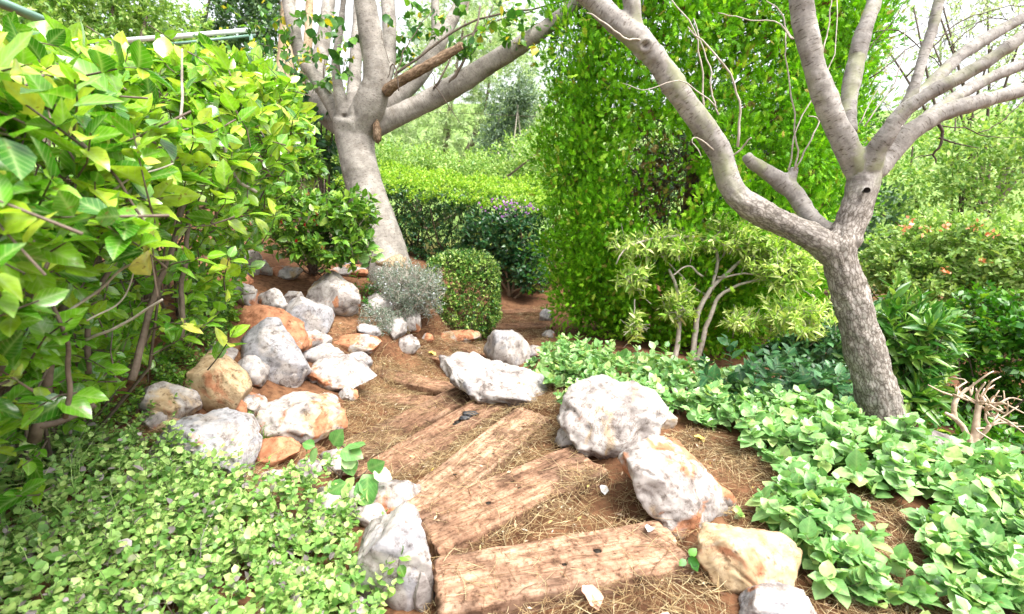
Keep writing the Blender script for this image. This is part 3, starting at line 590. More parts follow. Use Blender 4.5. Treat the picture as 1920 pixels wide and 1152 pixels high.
# ---- the forked tree right of the path
DR = 3.1
base_r = at(1668, 825, DR)
tree_r = empty('tree', base_r, 'grey tree with fissured leaning trunk and wide forking limbs, on the right', 'tree', 'garden trees')
RL = [[(1705,900,DR+.02,130),(1685,850,DR+.02,112),(1662,800,DR,98),(1640,720,DR,94),(1618,640,DR,90),(1596,560,DR,82),(1578,500,DR,80),(1566,455,DR,92)],
      [(1580,490,DR,70),(1530,450,DR,66),(1480,425,DR+.03,60),(1425,398,DR+.05,60),(1385,370,DR+.05,58),(1362,330,DR+.05,54),(1352,290,DR+.03,52),(1325,248,DR,50),(1280,185,DR-.05,50),(1235,120,DR-.1,50),(1195,72,DR-.15,52),(1150,38,DR-.15,46),(1110,0,DR-.15,44),(1050,-50,DR-.2,40)],
      [(1205,95,DR-.12,42),(1192,55,DR-.15,40),(1183,0,DR-.18,36),(1172,-70,DR-.2,32)],
      [(1560,445,DR+.1,50),(1520,410,DR+.12,44),(1496,370,DR+.14,40),(1470,345,DR+.15,42),(1440,325,DR+.15,36),(1412,305,DR+.15,30),(1398,290,DR+.15,20)],
      [(1475,350,DR+.15,34),(1486,330,DR+.13,26),(1491,312,DR+.12,22)],
      [(1570,470,DR,80),(1592,425,DR,72),(1610,380,DR,72),(1620,340,DR,76),(1622,300,DR,82)],
      [(1612,320,DR,66),(1590,280,DR-.03,60),(1562,220,DR-.06,54),(1535,150,DR-.1,52),(1515,80,DR-.13,52),(1503,0,DR-.16,54),(1494,-80,DR-.2,50)],
      [(1592,250,DR+.1,38),(1592,190,DR+.14,40),(1602,130,DR+.16,42),(1620,60,DR+.18,40),(1640,0,DR+.2,38),(1662,-80,DR+.2,34)],
      [(1632,310,DR-.05,56),(1652,268,DR-.12,46),(1690,215,DR-.2,42),(1745,175,DR-.28,38),(1810,140,DR-.34,38),(1880,95,DR-.4,38),(1950,45,DR-.45,36),(2050,-30,DR-.5,30)],
      [(1640,320,DR,60),(1670,285,DR,56),(1710,245,DR-.03,50),(1770,212,DR-.05,46),(1840,190,DR-.08,42),(1920,168,DR-.1,40),(2020,140,DR-.1,36)],
      [(1690,215,DR-.18,30),(1712,170,DR-.18,28),(1730,110,DR-.18,27),(1752,40,DR-.18,27),(1770,-30,DR-.18,26)],
      [(1640,290,DR+.2,46),(1690,215,DR+.35,40),(1745,160,DR+.4,36),(1800,105,DR+.45,34),(1870,60,DR+.5,34),(1960,10,DR+.5,30)],
      [(1690,260,DR+.2,40),(1760,205,DR+.3,34),(1830,160,DR+.35,34),(1920,120,DR+.35,34),(2000,90,DR+.35,30)]]
RLw = [px_poly(l) for l in RL]
def rough_r(V, f):
    _, py, _ = proj(V); return np.where(np.isin(f, (0, 5)), np.clip((py-300)/90, 0, 1), np.where(f == 1, np.clip((py-330)/60, 0, 1)*.9, .05))
kn = at(1626, 357, DR-.12)
trunk_r = woody('trunk', RLw, M['bark_r'], tree_r, .012, rough_r, relief=.008, seed=8, knots=((kn, .035, .012), (at(1480,420,DR-.08), .03, .01), (at(1362,322,DR-.08), .03, .012), (at(1560,240,DR-.12), .025, .008), (at(1210,85,DR-.2), .025, .01)), rings=.009, smooth=5)
kt = np.arange(14)*math.pi/7; kc = at(1626, 357, DR-.125); link('knot_hole', npmesh('knot_hole', np.array([kc+RGT*.021*math.cos(t)+UPV*.017*math.sin(t) for t in kt]+[kc+FWD*.05]), [np.stack([np.arange(14), np.roll(np.arange(14), -1), np.full(14, 14)], -1)]), M['hole'], trunk_r)
# small bare twigs that belong to a tree
def twigs(name, polys, m, parent, sides=6, n=14, rw=1.0):
    out = []
    for pts in polys:
        P, R = px_poly(pts); q = crom(np.column_stack([P, R]), n); q[:, :3] += .022*np.stack([fbm(q[:, :3]*7+k*11, 3) for k in range(3)], -1)
        V, F = tubes(q[None, :, :3], np.maximum(q[None, :, 3]*rw*.62, .0012), sides); out.append(link(name, npmesh(name, V, F), m, parent))
    return out
twigs('twig', [[(1385,275,3.05,10),(1386,205,3.0,8),(1372,150,2.95,7),(1330,95,2.9,6),(1290,48,2.85,4)],[(1315,235,3.1,8),(1318,150,3.05,6),(1305,60,3,5),(1262,0,3,4)],
  [(1345,215,3.2,6),(1330,130,3.2,5),(1298,40,3.2,4)],[(1375,290,3.1,7),(1400,275,3.05,6),(1412,258,3,5)],[(1352,290,3.1,6),(1300,258,3.0,4),(1315,300,3.0,3)],
  [(1490,320,3.2,7),(1496,260,3.15,6),(1480,130,3.1,5),(1476,60,3.1,4)],[(1490,318,3.2,6),(1520,270,3.2,6),(1535,225,3.2,5),(1520,215,3.2,4)],[(1480,318,3.2,6),(1500,230,3.2,5),(1560,110,3.2,4),(1570,0,3.2,4)],
  [(1485,70,2.95,7),(1460,50,2.95,5),(1400,32,2.95,4),(1350,28,2.95,3)],[(1485,70,2.95,6),(1462,25,2.95,5),(1440,0,2.95,4)],[(1205,80,2.9,7),(1170,70,2.85,7),(1140,45,2.85,6),(1100,20,2.85,4)],
  [(1545,95,3,6),(1552,40,3,5),(1560,-20,3,4)],[(1610,235,3.1,5),(1650,150,3.1,4),(1672,90,3.1,3)],[(1620,240,3.05,6),(1690,130,3.05,5),(1700,60,3.05,3)],[(1345,200,2.9,5),(1270,150,2.9,4),(1215,175,2.85,3),(1170,160,2.85,2)]], M['twig_pale'], tree_r)
twigs('twig', [[(1752,232,3.2,16),(1766,256,3.2,12),(1757,285,3.2,9),(1760,303,3.2,5)],[(1760,258,3.2,9),(1800,272,3.2,6),(1835,278,3.2,3)],[(1757,285,3.2,7),(1735,290,3.2,5),(1715,300,3.2,3)],
  [(1740,228,3.3,7),(1830,250,3.3,5),(1915,262,3.3,3)],[(1830,250,3.3,5),(1880,225,3.3,5),(1920,190,3.3,4)],[(1635,150,3.7,6),(1700,95,3.7,5),(1790,60,3.7,4),(1900,20,3.7,3)],[(1640,80,3.7,4),(1720,50,3.7,3),(1760,10,3.7,3)],
  [(1700,140,3.8,7),(1780,60,3.8,6),(1850,20,3.8,5),(1930,10,3.8,4)],[(1780,90,3.9,5),(1850,40,3.9,5),(1920,40,3.9,4)],[(1640,60,3.9,4),(1690,60,3.9,5),(1760,120,3.9,4),(1830,130,3.9,3)],[(1620,100,4,4),(1680,30,4,4),(1710,-10,4,3)]], M['twig_dark'], tree_r)
twigs('twig', [[(840,160,DL-.1,14),(868,120,DL-.15,10),(890,60,DL-.2,8),(902,10,DL-.2,6)],[(812,165,DL-.1,8),(842,118,DL-.1,7),(860,80,DL-.1,6),(930,40,DL-.1,5),(1000,20,DL-.1,4)],
  [(735,165,DL-.3,6),(760,90,DL-.3,4),(810,20,DL-.3,3)],[(740,140,DL+.2,10),(795,100,DL+.2,9),(850,60,DL+.2,8),(920,30,DL+.1,7),(1010,15,DL,6),(1090,-10,DL,5)]], M['twig'], tree_l)
twigs('twig', [[(810,135,DL-.6,3),(820,165,DL-.6,3),(850,210,DL-.6,2.5),(866,235,DL-.6,1.5)],[(728,150,DL-.5,3),(738,120,DL-.5,5),(749,170,DL-.52,4)],[(733,118,DL-.5,3),(722,90,DL-.5,2),(715,55,DL-.5,1.6)],[(925,10,DL-.1,4),(890,95,DL-.25,4),(868,115,DL-.2,3)]], M['twig_dark'], tree_l)
# ---- slanting tan trunk behind the hedge and the stems beside it
tan_b = at(592, 420, 6.9)
tree_t = empty('tree', tan_b, 'slanting tan trunk seen between hedge and pale grey tree', 'tree', 'garden trees')
woody('trunk', [px_poly([(625,520,6.9,60),(605,450,6.9,58),(580,380,6.9,54),(562,310,6.9,50),(545,240,6.9,46),(535,150,7,40),(538,60,7.1,34),(545,-60,7.2,28),(550,-200,7.3,20)]), px_poly([(548,262,6.9,30),(560,200,7,26),(575,120,7.1,22),(580,20,7.2,18),(585,-100,7.2,12)])], M['bark_tan'], tree_t, .02, relief=.008)
st_b = at(600, 400, 6.5)
stems = empty('tree', st_b, 'dark many-stemmed small tree beside the tan trunk', 'tree', 'garden trees')
twigs('stem', [[(600+k*5-15,500,6.5,9),(598+k*6-18,340,6.5,8),(594+k*9-27,270,6.5,7),(590+k*14-42,190,6.5,5),(588+k*20-60,110,6.5,3)] for k in range(7)], M['twig_dark'], stems)

# ================================================================== FOLIAGE ENGINE
def T_(V, F, rib): return np.array(V, float), [np.array(f) for f in F], np.array(rib, float)
def broad(wd=.62, fold=.10, droop=.14, wave=.0):
    ys = [0, .22, .5, .78, 1.0]; ws = [0, .40, .5, .33, 0]
    V = []; rib = []
    for k, y in enumerate(ys):
        zc = -droop*(y**2)+.02; V.append((0, y, zc)); rib.append(1)
    for k in (1, 2, 3):
        y = ys[k]; zc = -droop*y*y+.02
        V.append((-ws[k]*wd, y-.03, zc+fold*ws[k]*1.6+wave*(-1)**k)); V.append((ws[k]*wd, y-.03, zc+fold*ws[k]*1.6-wave*(-1)**k)); rib += [0, 0]
    l = [5, 7, 9]; r = [6, 8, 10]
    tri = [(0, 1, l[0]), (0, r[0], 1), (3, 4, l[2]), (3, r[2], 4)]
    qd = [(1, 2, l[1], l[0]), (2, 3, l[2], l[1]), (1, r[0], r[1], 2), (2, r[1], r[2], 3)]
    return T_(V, [tri, qd], rib)
def simple(wd=.5, fold=.10, droop=.12):
    return T_([(0, 0, 0), (-wd*.5, .45, fold*.5), (wd*.5, .45, fold*.5), (0, .5, -.02), (0, 1, -droop)], [[(0, 3, 1), (0, 2, 3), (3, 4, 1), (3, 2, 4)]], [1, 0, 0, 1, 1])
def rounded(wd=.8, fold=.06, droop=.08):
    return T_([(0, 0, 0), (wd*.42, .22, fold), (wd*.46, .6, fold*.6), (0, 1, -droop), (-wd*.46, .6, fold*.6), (-wd*.42, .22, fold), (0, .45, -.03)], [[(0, 1, 6), (1, 2, 6), (2, 3, 6), (3, 4, 6), (4, 5, 6), (5, 0, 6)]], [1, 0, 0, 1, 0, 0, 1])
def diamond(wd=.5, fold=.08, droop=.06):
    return T_([(0, 0, 0), (wd*.5, .45, fold), (0, 1, -droop), (-wd*.5, .45, fold)], [[(0, 1, 2), (0, 2, 3)]], [1, 0, 1, 0])
def spray(n=4, wd=.55):
    V = [(0, 0, 0), (.035, .3, 0), (-.035, .3, 0), (0, 1, -.08)]; F = [(0, 1, 2), (1, 3, 2)]
    for k in range(n):
        y = .12+.72*k/n; ln = (.52-.34*k/n)*(1 if k else .8); 
        for s in (-1, 1):
            b = len(V); a = .85-.25*k/n
            V += [(s*.01, y-.06, 0), (s*.01, y+.10, 0), (s*ln*wd*1.5*math.sin(a), y+ln*math.cos(a), .05*(-1)**k-.04), (s*ln*wd*.8*math.sin(a), y+ln*.55*math.cos(a)+.13, .02)]
            F += [(b, b+2, b+3), (b, b+3, b+1)]
    return T_(V, [F], np.zeros(len(V)))
def needles(n=7, wd=.05, spread=.5):
    V = []; F = []; r = np.random.default_rng(4)
    for k in range(n):
        a = r.uniform(-1, 1)*spread; b_ = r.uniform(-1, 1)*spread; l = r.uniform(.7, 1); i = len(V); dv = nrm(np.array([a, 1, b_]))*l
        V += [(-wd, 0, 0), (wd, 0, 0), tuple(dv)]; F.append((i, i+1, i+2))
    return T_(V, [F], np.zeros(len(V)))
TRD = rounded()
TB = [broad(.62, .10, .14), broad(.66, .16, .22, .03), broad(.58, .04, .06, -.03), broad(.60, .20, .30)]
TR = [broad(.80, .08, .12), broad(.84, .14, .20, .03), broad(.76, .05, .08, -.02), broad(.8, .16, .28)]
TS = simple(.55); TSR = simple(.78); TN = simple(.24, .06, .10); TD = diamond(.55); TDN = diamond(.2); TSP = spray(); TND = needles(); TNW = [broad(.27, .08, .1), broad(.24, .1, .2), broad(.3, .05, .05), broad(.26, .1, .3)]
class Leaves:
    def __init__(s): s.p = []; s.d = []; s.n = []; s.s = []; s.v = []
    def add(s, p, d, n, sc_, v):
        d = nrm(d); n = nrm(n-(n*d).sum(-1, keepdims=True)*d)
        for k, x in zip((s.p, s.d, s.n, s.s, s.v), (p, d, n, sc_, v)): k.append(x)
    def cat(s):
        return [np.concatenate(k) for k in (s.p, s.d, s.n, s.s, s.v)]
def bake(name, L5, tmpl, m, parent=None, wobble=0.0, kind=None):
    p, d, n, s_, v = L5; tv, tf, rib = tmpl; side = np.cross(d, n); K = len(tv); N = len(p)
    V = p[:, None]+s_[:, None, None]*(tv[None, :, 0, None]*side[:, None]+tv[None, :, 1, None]*d[:, None]+tv[None, :, 2, None]*n[:, None])
    off = (np.arange(N)*K)[:, None, None]
    F = [(f[None]+off).reshape(-1, f.shape[1]) for f in tf]
    o = link(name, npmesh(name, V.reshape(-1, 3), F, dict({'var': np.repeat(v, K), 'rib': np.tile(rib, N)}, **({'luv': np.tile(tv, (N, 1))} if rib.any() else {})), smooth=True), m, parent)
    if kind: o['kind'] = kind
    return o
_lm = {}
def leaf_objs(L5, idx, tmpls, m, parent, name='leaf'):
    """single leaves as objects sharing a few meshes"""
    p, d, n, s_, v = L5
    for k in idx:
        t = tmpls[k % len(tmpls)]; key = (id(t), m.name)
        if key not in _lm:
            me = npmesh(name, t[0], t[1], {'rib': t[2], 'luv': t[0]}); me.materials.append(m); _lm[key] = me
        o = bpy.data.objects.new(name, _lm[key]); col.objects.link(o); sd = np.cross(d[k], n[k])*s_[k]; dd = d[k]*s_[k]; nn = n[k]*s_[k]
        adopt(o, parent); o.matrix_basis = Matrix(((sd[0], dd[0], nn[0], p[k][0]), (sd[1], dd[1], nn[1], p[k][1]), (sd[2], dd[2], nn[2], p[k][2]), (0, 0, 0, 1)))
def pick(L5, n=300, minpx=9, cell=1.0):
    """the leaves that show largest: in frame, nearest in their patch of view"""
    p, d, nn, s_, v = L5; c = p+d*s_[:, None]*.5; px, py, dp = proj(c); size = s_*FPX/dp
    ok = (px > -20) & (px < 1940) & (py > -20) & (py < 1172) & (dp > .3) & (size >= minpx); ids = np.where(ok)[0]
    ids = ids[np.argsort(dp[ids])]; cs = np.maximum(np.median(size[ids]) if len(ids) else 10, 8)*.45*cell
    seen = set(); out = []
    for k in ids:
        key = (int(px[k]//cs), int(py[k]//cs))
        if key in seen: continue
        seen.add(key); out.append(k)
    out = np.array(out, int)
    if len(out) > n: out = out[np.argsort(-size[out])[:n]]
    m = np.ones(len(p), bool); m[out] = False
    return out, m
def plant_leaves(L5, tmpl_mass, tmpls, m, parent, n=300, minpx=9, mass='foliage', part='leaf'):
    L5 = [np.asarray(x) for x in L5]; idx, rest = pick(L5, n, minpx) if n else (np.array([], int), np.ones(len(L5[0]), bool))
    if len(idx): leaf_objs(L5, idx, tmpls, m, parent, part)
    if rest.any(): bake(mass, [x[rest] for x in L5], tmpl_mass, m, parent, kind='stuff')
def rdir(r, n): return nrm(r.normal(size=(n, 3)))
def on_twigs(r, tips, dirs, nleaf, size, tl, out=None, spread=.9, up=.7, t0=.25, sv=.18, vr=(0, 1), tipbias=.15, vtop=0.0, droop=0.0):
    """leaves in a spiral along each twig that ends at tips; returns leaf arrays and twig polylines"""
    N = len(tips); tl = np.broadcast_to(tl, (N,)); L_ = Leaves(); a, b = frames(dirs); ph = r.uniform(0, 6.28, N)
    for k in range(nleaf):
        t = t0+(1-t0)*(k+r.uniform(0, .6, N))/nleaf; th = ph+k*2.4+r.normal(0, .4, N)
        rad = np.cos(th)[:, None]*a+np.sin(th)[:, None]*b; sp = spread*(1-.55*(t > .9))
        pos = tips-dirs*((1-t)*tl)[:, None]; d = nrm(dirs*(1-.45*sp*0+.0)[:, None]*1.0+rad*sp[:, None]*1.15 if np.ndim(sp) else dirs+rad*sp)
        d = nrm(d+np.array([0, 0, -droop])+.25*r.normal(size=(N, 3)))
        n = np.array([0, 0, 1.0])*up+dirs*.45+.45*r.normal(size=(N, 3))
        s_ = size*np.exp(r.normal(0, sv, N))*(1-.35*(t > .85)); v = r.uniform(vr[0], vr[1], N)*(1-vtop)+vtop*np.clip(t+r.normal(0, .15, N), 0, 1)
        L_.add(pos, d, n, s_, np.clip(v, 0, .985))
    P = np.stack([tips-dirs*tl[:, None], tips-dirs*(tl*.5)[:, None]+.06*tl[:, None]*r.normal(size=(N, 3)), tips], 1)
    return L_.cat(), P
def ell(r, n, c, rad, shell=(.72, 1.0), lump=.22, fq=2.2, zcut=-1.0, seed=0, power=2.0):
    u = rdir(r, int(n*2.2)); u = u[u[:, 2] > zcut][:n]; s = r.uniform(shell[0]**3, shell[1]**3, len(u))**(1/3)
    q = u/(np.abs(u)**power).sum(-1, keepdims=True)**(1/power)
    P = q*(1+lump*fbm(u*fq+seed*3.3, 2)[:, None])*s[:, None]*np.asarray(rad)+np.asarray(c); return P, nrm(u/np.asarray(rad)*np.mean(rad))
def blobs(r, lst, n, **kw):
    vol = np.array([b[1][0]*b[1][1]+b[1][0]*b[1][2] for b in lst]); vol = vol/vol.sum(); A = []; B = []
    for k, (c, rad) in enumerate(lst):
        p, d = ell(r, max(int(n*vol[k]), 8), c, rad, seed=k+1, **kw); A.append(p); B.append(d)
    return np.concatenate(A), np.concatenate(B)
def twig_mesh(name, P, r0, m, parent, sides=3, kind='stuff'):
    N, Mm, _ = P.shape; R = np.linspace(r0, r0*.45, Mm)[None]*np.ones((N, 1)); V, F = tubes(P, R, sides, cap=False)
    o = link(name, npmesh(name, V, F), m, parent); o['kind'] = kind; return o
def limbs_to(r, base, tips, n, r0, m, parent, name='branch', jit=.12, sides=5):
    """main stems from the base to a choice of twig ends, each its own part"""
    sel = tips[r.choice(len(tips), min(n, len(tips)), replace=False)]
    for q in sel:
        mid = base*.5+q*.5; mid = mid+r.normal(size=3)*jit*np.linalg.norm(q-base)*.5; mid[2] = base[2]*.45+q[2]*.55
        P = crom([base+r.normal(size=3)*.03, base*.72+mid*.28+r.normal(size=3)*.03, mid, q], 10)
        V, F = tubes(P[None], np.linspace(r0, r0*.3, 10)[None], sides); link(name, npmesh(name, V, F), m, parent)
def sil(P, polygons): return P

# ================================================================== PLANTS
def ground_pt(px, py): return hit(px, py)[0]
# ---- 1  big hedge of broad glossy leaves at the left
r = np.random.default_rng(21)
hb = np.array([-1.7, 1.9, zt(-1.7, 1.9)])
hedge = empty('hedge', hb, 'big bright green hedge of broad glossy leaves filling the left side', 'hedge')
def face_x(y): return -(1.02+.165*(y-.6))+.10*np.sin(y*2.1)
def top_z(y): return 1.66+.155*y
def hedge_pts(n, kind):
    y = r.uniform(.62, 4.35, n)
    if kind == 'top':
        x = face_x(y)-r.uniform(-.05, 1.5, n); e = np.clip((face_x(y)-x)/.35, 0, 1); z = top_z(y)-.38*(1-e)**2-r.uniform(0, .20, n)+.10*fbm(np.stack([x*2.2, y*2.2, x*0], -1), 3); d = np.stack([(1-e)*.8, -.15+0*e, .45+.5*e], -1)
    elif kind == 'face':
        f = r.uniform(0, 1, n)**.8; z = zt(face_x(y), y)+.42+(top_z(y)-.50-zt(face_x(y), y)-.42)*f; x = face_x(y)-r.uniform(0, .30, n)-(.50+.08*y)*(1-f)**1.1+.16*fbm(np.stack([y*2.4, z*2.4, y*0], -1), 3); d = np.stack([1+0*y, -.35+0*y, .25+0*y], -1)
    else:
        f = r.uniform(0, 1, n); x = face_x(y)-.75-.13*y-r.uniform(0, .8, n); z = zt(x, y)+.15+1.3*f; d = np.stack([.6+0*y, -.3+0*y, .4+0*y], -1)
    P = np.stack([x, y, z], -1); return P, nrm(d+.55*r.normal(size=(n, 3)))
hl = Leaves(); tw = []
for kind, n, nl, size, vr, vtop in (('top', 860, 7, .104, (.2, 1.0), .6), ('face', 520, 6, .086, (.05, .8), .1), ('deep', 320, 6, .10, (0, .6), .1)):  # top leaves get lighter tones, painting in the brightness from above
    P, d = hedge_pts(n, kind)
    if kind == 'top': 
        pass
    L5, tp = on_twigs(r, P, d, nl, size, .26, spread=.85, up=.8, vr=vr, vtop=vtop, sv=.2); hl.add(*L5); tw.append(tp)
# a few leafy shoots that reach out over the path side
for (px, py, d_) in ((560,210,3.2),(545,150,3.4),(500,205,2.8),(520,390,3.0),(480,400,2.7),(430,330,2.3),(430,480,2.4),(395,480,2.3),(360,230,2.0),(280,130,1.7),(330,260,1.8),(440,250,2.4),(100,330,1.15),(40,260,1.05),(30,380,1.2),(140,150,1.3),(250,250,1.55),(170,250,1.35),(440,620,2.6),(400,600,2.5),(350,610,2.35),(430,560,2.6),(60,120,1.2)):
    p = at(px, py, d_)[None]; L5, tp = on_twigs(r, p, nrm(np.array([[.8, -.2, .35]])+.3*r.normal(size=(1, 3))), 7, .105, .30, spread=.8, up=.8, vr=(.25, .9), sv=.2); hl.add(*L5); tw.append(tp)
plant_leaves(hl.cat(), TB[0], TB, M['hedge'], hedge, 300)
tw = np.concatenate(tw); twig_mesh('twig', tw, .0042, M['twig'], hedge, 4)
for pts in ([(66,830,1.9,34),(90,700,1.9,24),(105,600,1.9,22),(120,470,1.95,18),(150,360,2,14),(140,250,2,10)],[(105,160,1.5,10),(122,240,1.5,9),(205,325,1.55,8),(250,390,1.6,7),(288,455,1.65,5)],[(75,800,1.9,22),(120,785,1.95,18),(175,755,2,16)],
  [(120,585,1.6,8),(180,540,1.65,7),(240,500,1.7,6),(330,488,1.75,5)],[(0,430,1.5,16),(50,490,1.5,14),(88,530,1.55,12)],[(240,720,2.3,20),(262,650,2.35,17),(290,560,2.4,15),(335,450,2.45,13),(352,370,2.5,12)],[(345,640,2.6,14),(340,560,2.6,12),(352,440,2.6,11),(350,380,2.6,9)],
  [(165,700,2.2,16),(170,600,2.2,14),(240,430,2.3,12),(310,330,2.4,10)],[(40,600,1.9,14),(60,480,1.9,12),(110,400,1.95,11),(180,330,2,8)],[(155,600,1.6,5),(230,550,1.7,4),(260,470,1.75,3)],[(210,360,1.6,6),(250,330,1.6,5),(320,305,1.65,3)],[(300,560,2.0,6),(230,600,2,7),(160,640,2,9)],[(480,360,3,8),(440,330,2.9,8),(410,230,2.8,7),(400,150,2.8,5)],
  [(500,330,3.3,12),(470,260,3.2,10),(430,230,3.1,8),(440,170,3.1,6)],[(340,240,2.0,7),(342,150,2,6),(345,90,2,4)],[(90,560,1.5,10),(130,650,1.55,12),(120,780,1.6,14)]):
    P, R = px_poly(pts); q = crom(np.column_stack([P, R]), 22); q[:, :3] += .02*np.stack([fbm(q[:, :3]*4+k*9, 2) for k in range(3)], -1); V, F = tubes(q[None, :, :3], np.maximum(q[None, :, 3], .002), 8); link('branch', npmesh('branch', V, F), M['twig'] if pts[0][3] > 9 else M['twig_pale'], hedge)
# brown inner wood of the hedge
n = 300; y = r.uniform(.5, 4.2, n); x = face_x(y)-.35-.13*y-r.uniform(.15, .9, n); z0 = zt(x, y); p0 = np.stack([x, y, z0], -1); p2 = p0+np.stack([r.normal(.05, .22, n), r.normal(0, .3, n), r.uniform(.6, 1.3, n)], -1); p1 = p0*.5+p2*.5+.1*r.normal(size=(n, 3))
twig_mesh('inner_wood', np.stack([p0, p1, p2], 1), .011, M['twig'], hedge, 4)
# ---- 2  shrub with red buds
def shrub(name, base, label, cat, lst, ntw, nl, size, tl, m, tm, tms, seed, nhero=0, group=None, stems=8, stem_r=.012, stem_m=None, twig_m=None, shell=(.6, 1.0), up=.7, spread=.9, lump=.25, zcut=-1, vr=(0, 1), vtop=.2, dirj=.4, power=2.0, minpx=9, trunk=None, twr=.003, fq=2.2, droop=0.0, sv=.18, stem_name='stem'):
    rr = np.random.default_rng(seed); e = empty(name, base, label, cat, group)
    P, d = blobs(rr, lst, ntw, shell=shell, lump=lump, zcut=zcut, power=power, fq=fq); d = nrm(d+np.array([0, 0, .35])+dirj*rr.normal(size=d.shape))
    L5, tp = on_twigs(rr, P, d, nl, size, tl, spread=spread, up=up, vr=vr, vtop=vtop, droop=droop, sv=sv)
    plant_leaves(L5, tm, tms, m, e, nhero, minpx)
    if twig_m is not None: twig_mesh('twig', tp, twr, twig_m, e)
    if stems: limbs_to(rr, np.asarray(base, float)-np.array([0, 0, .03]), P, stems, stem_r, stem_m or M['twig'], e, stem_name)
    return e, P, d, rr
bb = ground_pt(590, 512)
D2 = 5.1
e2, P2, d2, r2 = shrub('shrub', bb, 'leafy shrub with small red buds in front of the pale grey tree', 'shrub', [(at(640,395,D2), (.36,.36,.26)), (at(560,420,D2), (.42,.4,.42)), (at(620,460,D2), (.42,.36,.26)), (at(520,350,D2), (.3,.3,.35)), (at(560,310,D2+.3), (.3,.3,.25)), (at(660,430,D2), (.2,.25,.24))],
   560, 8, .085, .24, M['redbud'], TS, TB, 31, 300, stems=26, stem_r=.011, stem_m=M['twig'], twig_m=M['twig'], vtop=.35)
sel = P2[np.argsort((proj(P2)[2]))[:90]]
for q in sel[r2.choice(90, 14, replace=False)]:
    L5 = [np.repeat(q[None], 3, 0)+.008*r2.normal(size=(3, 3)), nrm(np.array([[.1, -.1, .9]])+.25*r2.normal(size=(3, 3))), rdir(r2, 3), np.full(3, .036), r2.uniform(0, .9, 3)]
    bake('bud', L5, broad(.5, .5, 0), M['red'], e2)
# ---- 3  round clipped bush
rb = ground_pt(868, 630)
shrub('bush', rb, 'dense round bush clipped to a dome beside the far path', 'bush', [(at(868,550,6.6), (.49,.48,.55))], 2500, 6, .042, .10, M['boxl'], TS, TB, 41, 0, stems=6, shell=(.90, 1.0), lump=.07, power=3.6, vtop=.55, up=.9, spread=.8, twig_m=M['twig_dark'], fq=4)
# ---- 4  silver shrub
sb = ground_pt(750, 600)
e4, P4, d4, r4 = shrub('shrub', sb, 'silvery grey fine-leaved shrub spilling over white rocks', 'shrub', [(at(760,530,5.5), (.42,.34,.27)), (at(798,545,5.7), (.24,.28,.32)), (at(704,598,5.2), (.23,.22,.20)), (at(740,570,5.5), (.30,.26,.22))],
   1500, 9, .026, .12, M['grey'], diamond(.3), TNW, 43, 0, stems=24, stem_r=.008, stem_m=M['twig_pale'], twig_m=M['twig_pale'], twr=.0022, dirj=.5, vtop=.2)
fl = P4[r4.choice(len(P4), 260, replace=False)]+.02*r4.normal(size=(260, 3)); bake('flowers', [fl, rdir(r4, 260), rdir(r4, 260), r4.uniform(.014, .022, 260), r4.uniform(0, .9, 260)], TRD, M['white'], e4, kind='stuff')
# ---- 5  clipped hedge behind
hb5 = np.array([*at(850, 470, 9.8)[:2], 0]); hb5[2] = zt(hb5[0], hb5[1])
rh = np.random.default_rng(51); e5 = empty('hedge', hb5, 'clipped hedge with lit top and shaded front put into leaf colour, behind the round bush', 'hedge')
HA = at(600, 330, 10.6); HB = at(1030, 400, 8.9)
def hedge_line(t): return HA[None, :2]*(1-t)[:, None]+HB[None, :2]*t[:, None]
ax = nrm((HB-HA)[:2]); pn = np.array([ax[1], -ax[0]])       # towards the camera
Nt = 9500; t = rh.uniform(0, 1, Nt); u = rh.uniform(0, 1, Nt); bx = hedge_line(t); ztp = 1.22-.42*t+.13*fbm(np.stack([t*9, u*4, t*0], -1), 3)
topm = rh.uniform(0, 1, Nt) < .42
off = np.where(topm, -1.9*u+.12, .02+.10*rh.normal(size=Nt)-.12*(1-u)-.35*(rh.uniform(0, 1, Nt) < .4)); zz = np.where(topm, ztp+.28*u-.10*np.clip(1-u*6, 0, 1)+.03*rh.normal(size=Nt), ztp-.02-1.75*u**1.3)
P5 = np.column_stack([bx+off[:, None]*pn[None], zz]); d5 = nrm(np.where(topm[:, None], np.array([[0, 0, 1.0]]), np.append(pn, .3)[None])+.4*rh.normal(size=(Nt, 3)))
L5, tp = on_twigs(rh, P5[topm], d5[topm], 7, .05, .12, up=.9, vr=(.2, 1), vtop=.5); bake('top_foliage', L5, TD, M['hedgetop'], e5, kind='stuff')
L5, tp = on_twigs(rh, P5[~topm], d5[~topm], 7, .055, .14, up=.7, vr=(0, .6)); bake('front_foliage', L5, TD, M['boug'], e5, kind='stuff')  # darker leaf material than the top paints shade onto the front face
n = 120; t = rh.uniform(0, 1, n); q = hedge_line(t)-pn[None]*rh.uniform(.1, .8, (n, 1)); z0 = zt(q[:, 0], q[:, 1]); p0 = np.column_stack([q, z0]); p2 = p0+np.stack([rh.normal(0, .5, n), rh.normal(0, .3, n), rh.uniform(.6, 1.3, n)], -1)
twig_mesh('inner_wood', np.stack([p0, p0*.5+p2*.5+.08*rh.normal(size=(n, 3)), p2], 1), .02, M['twig_dark'], e5, 4)
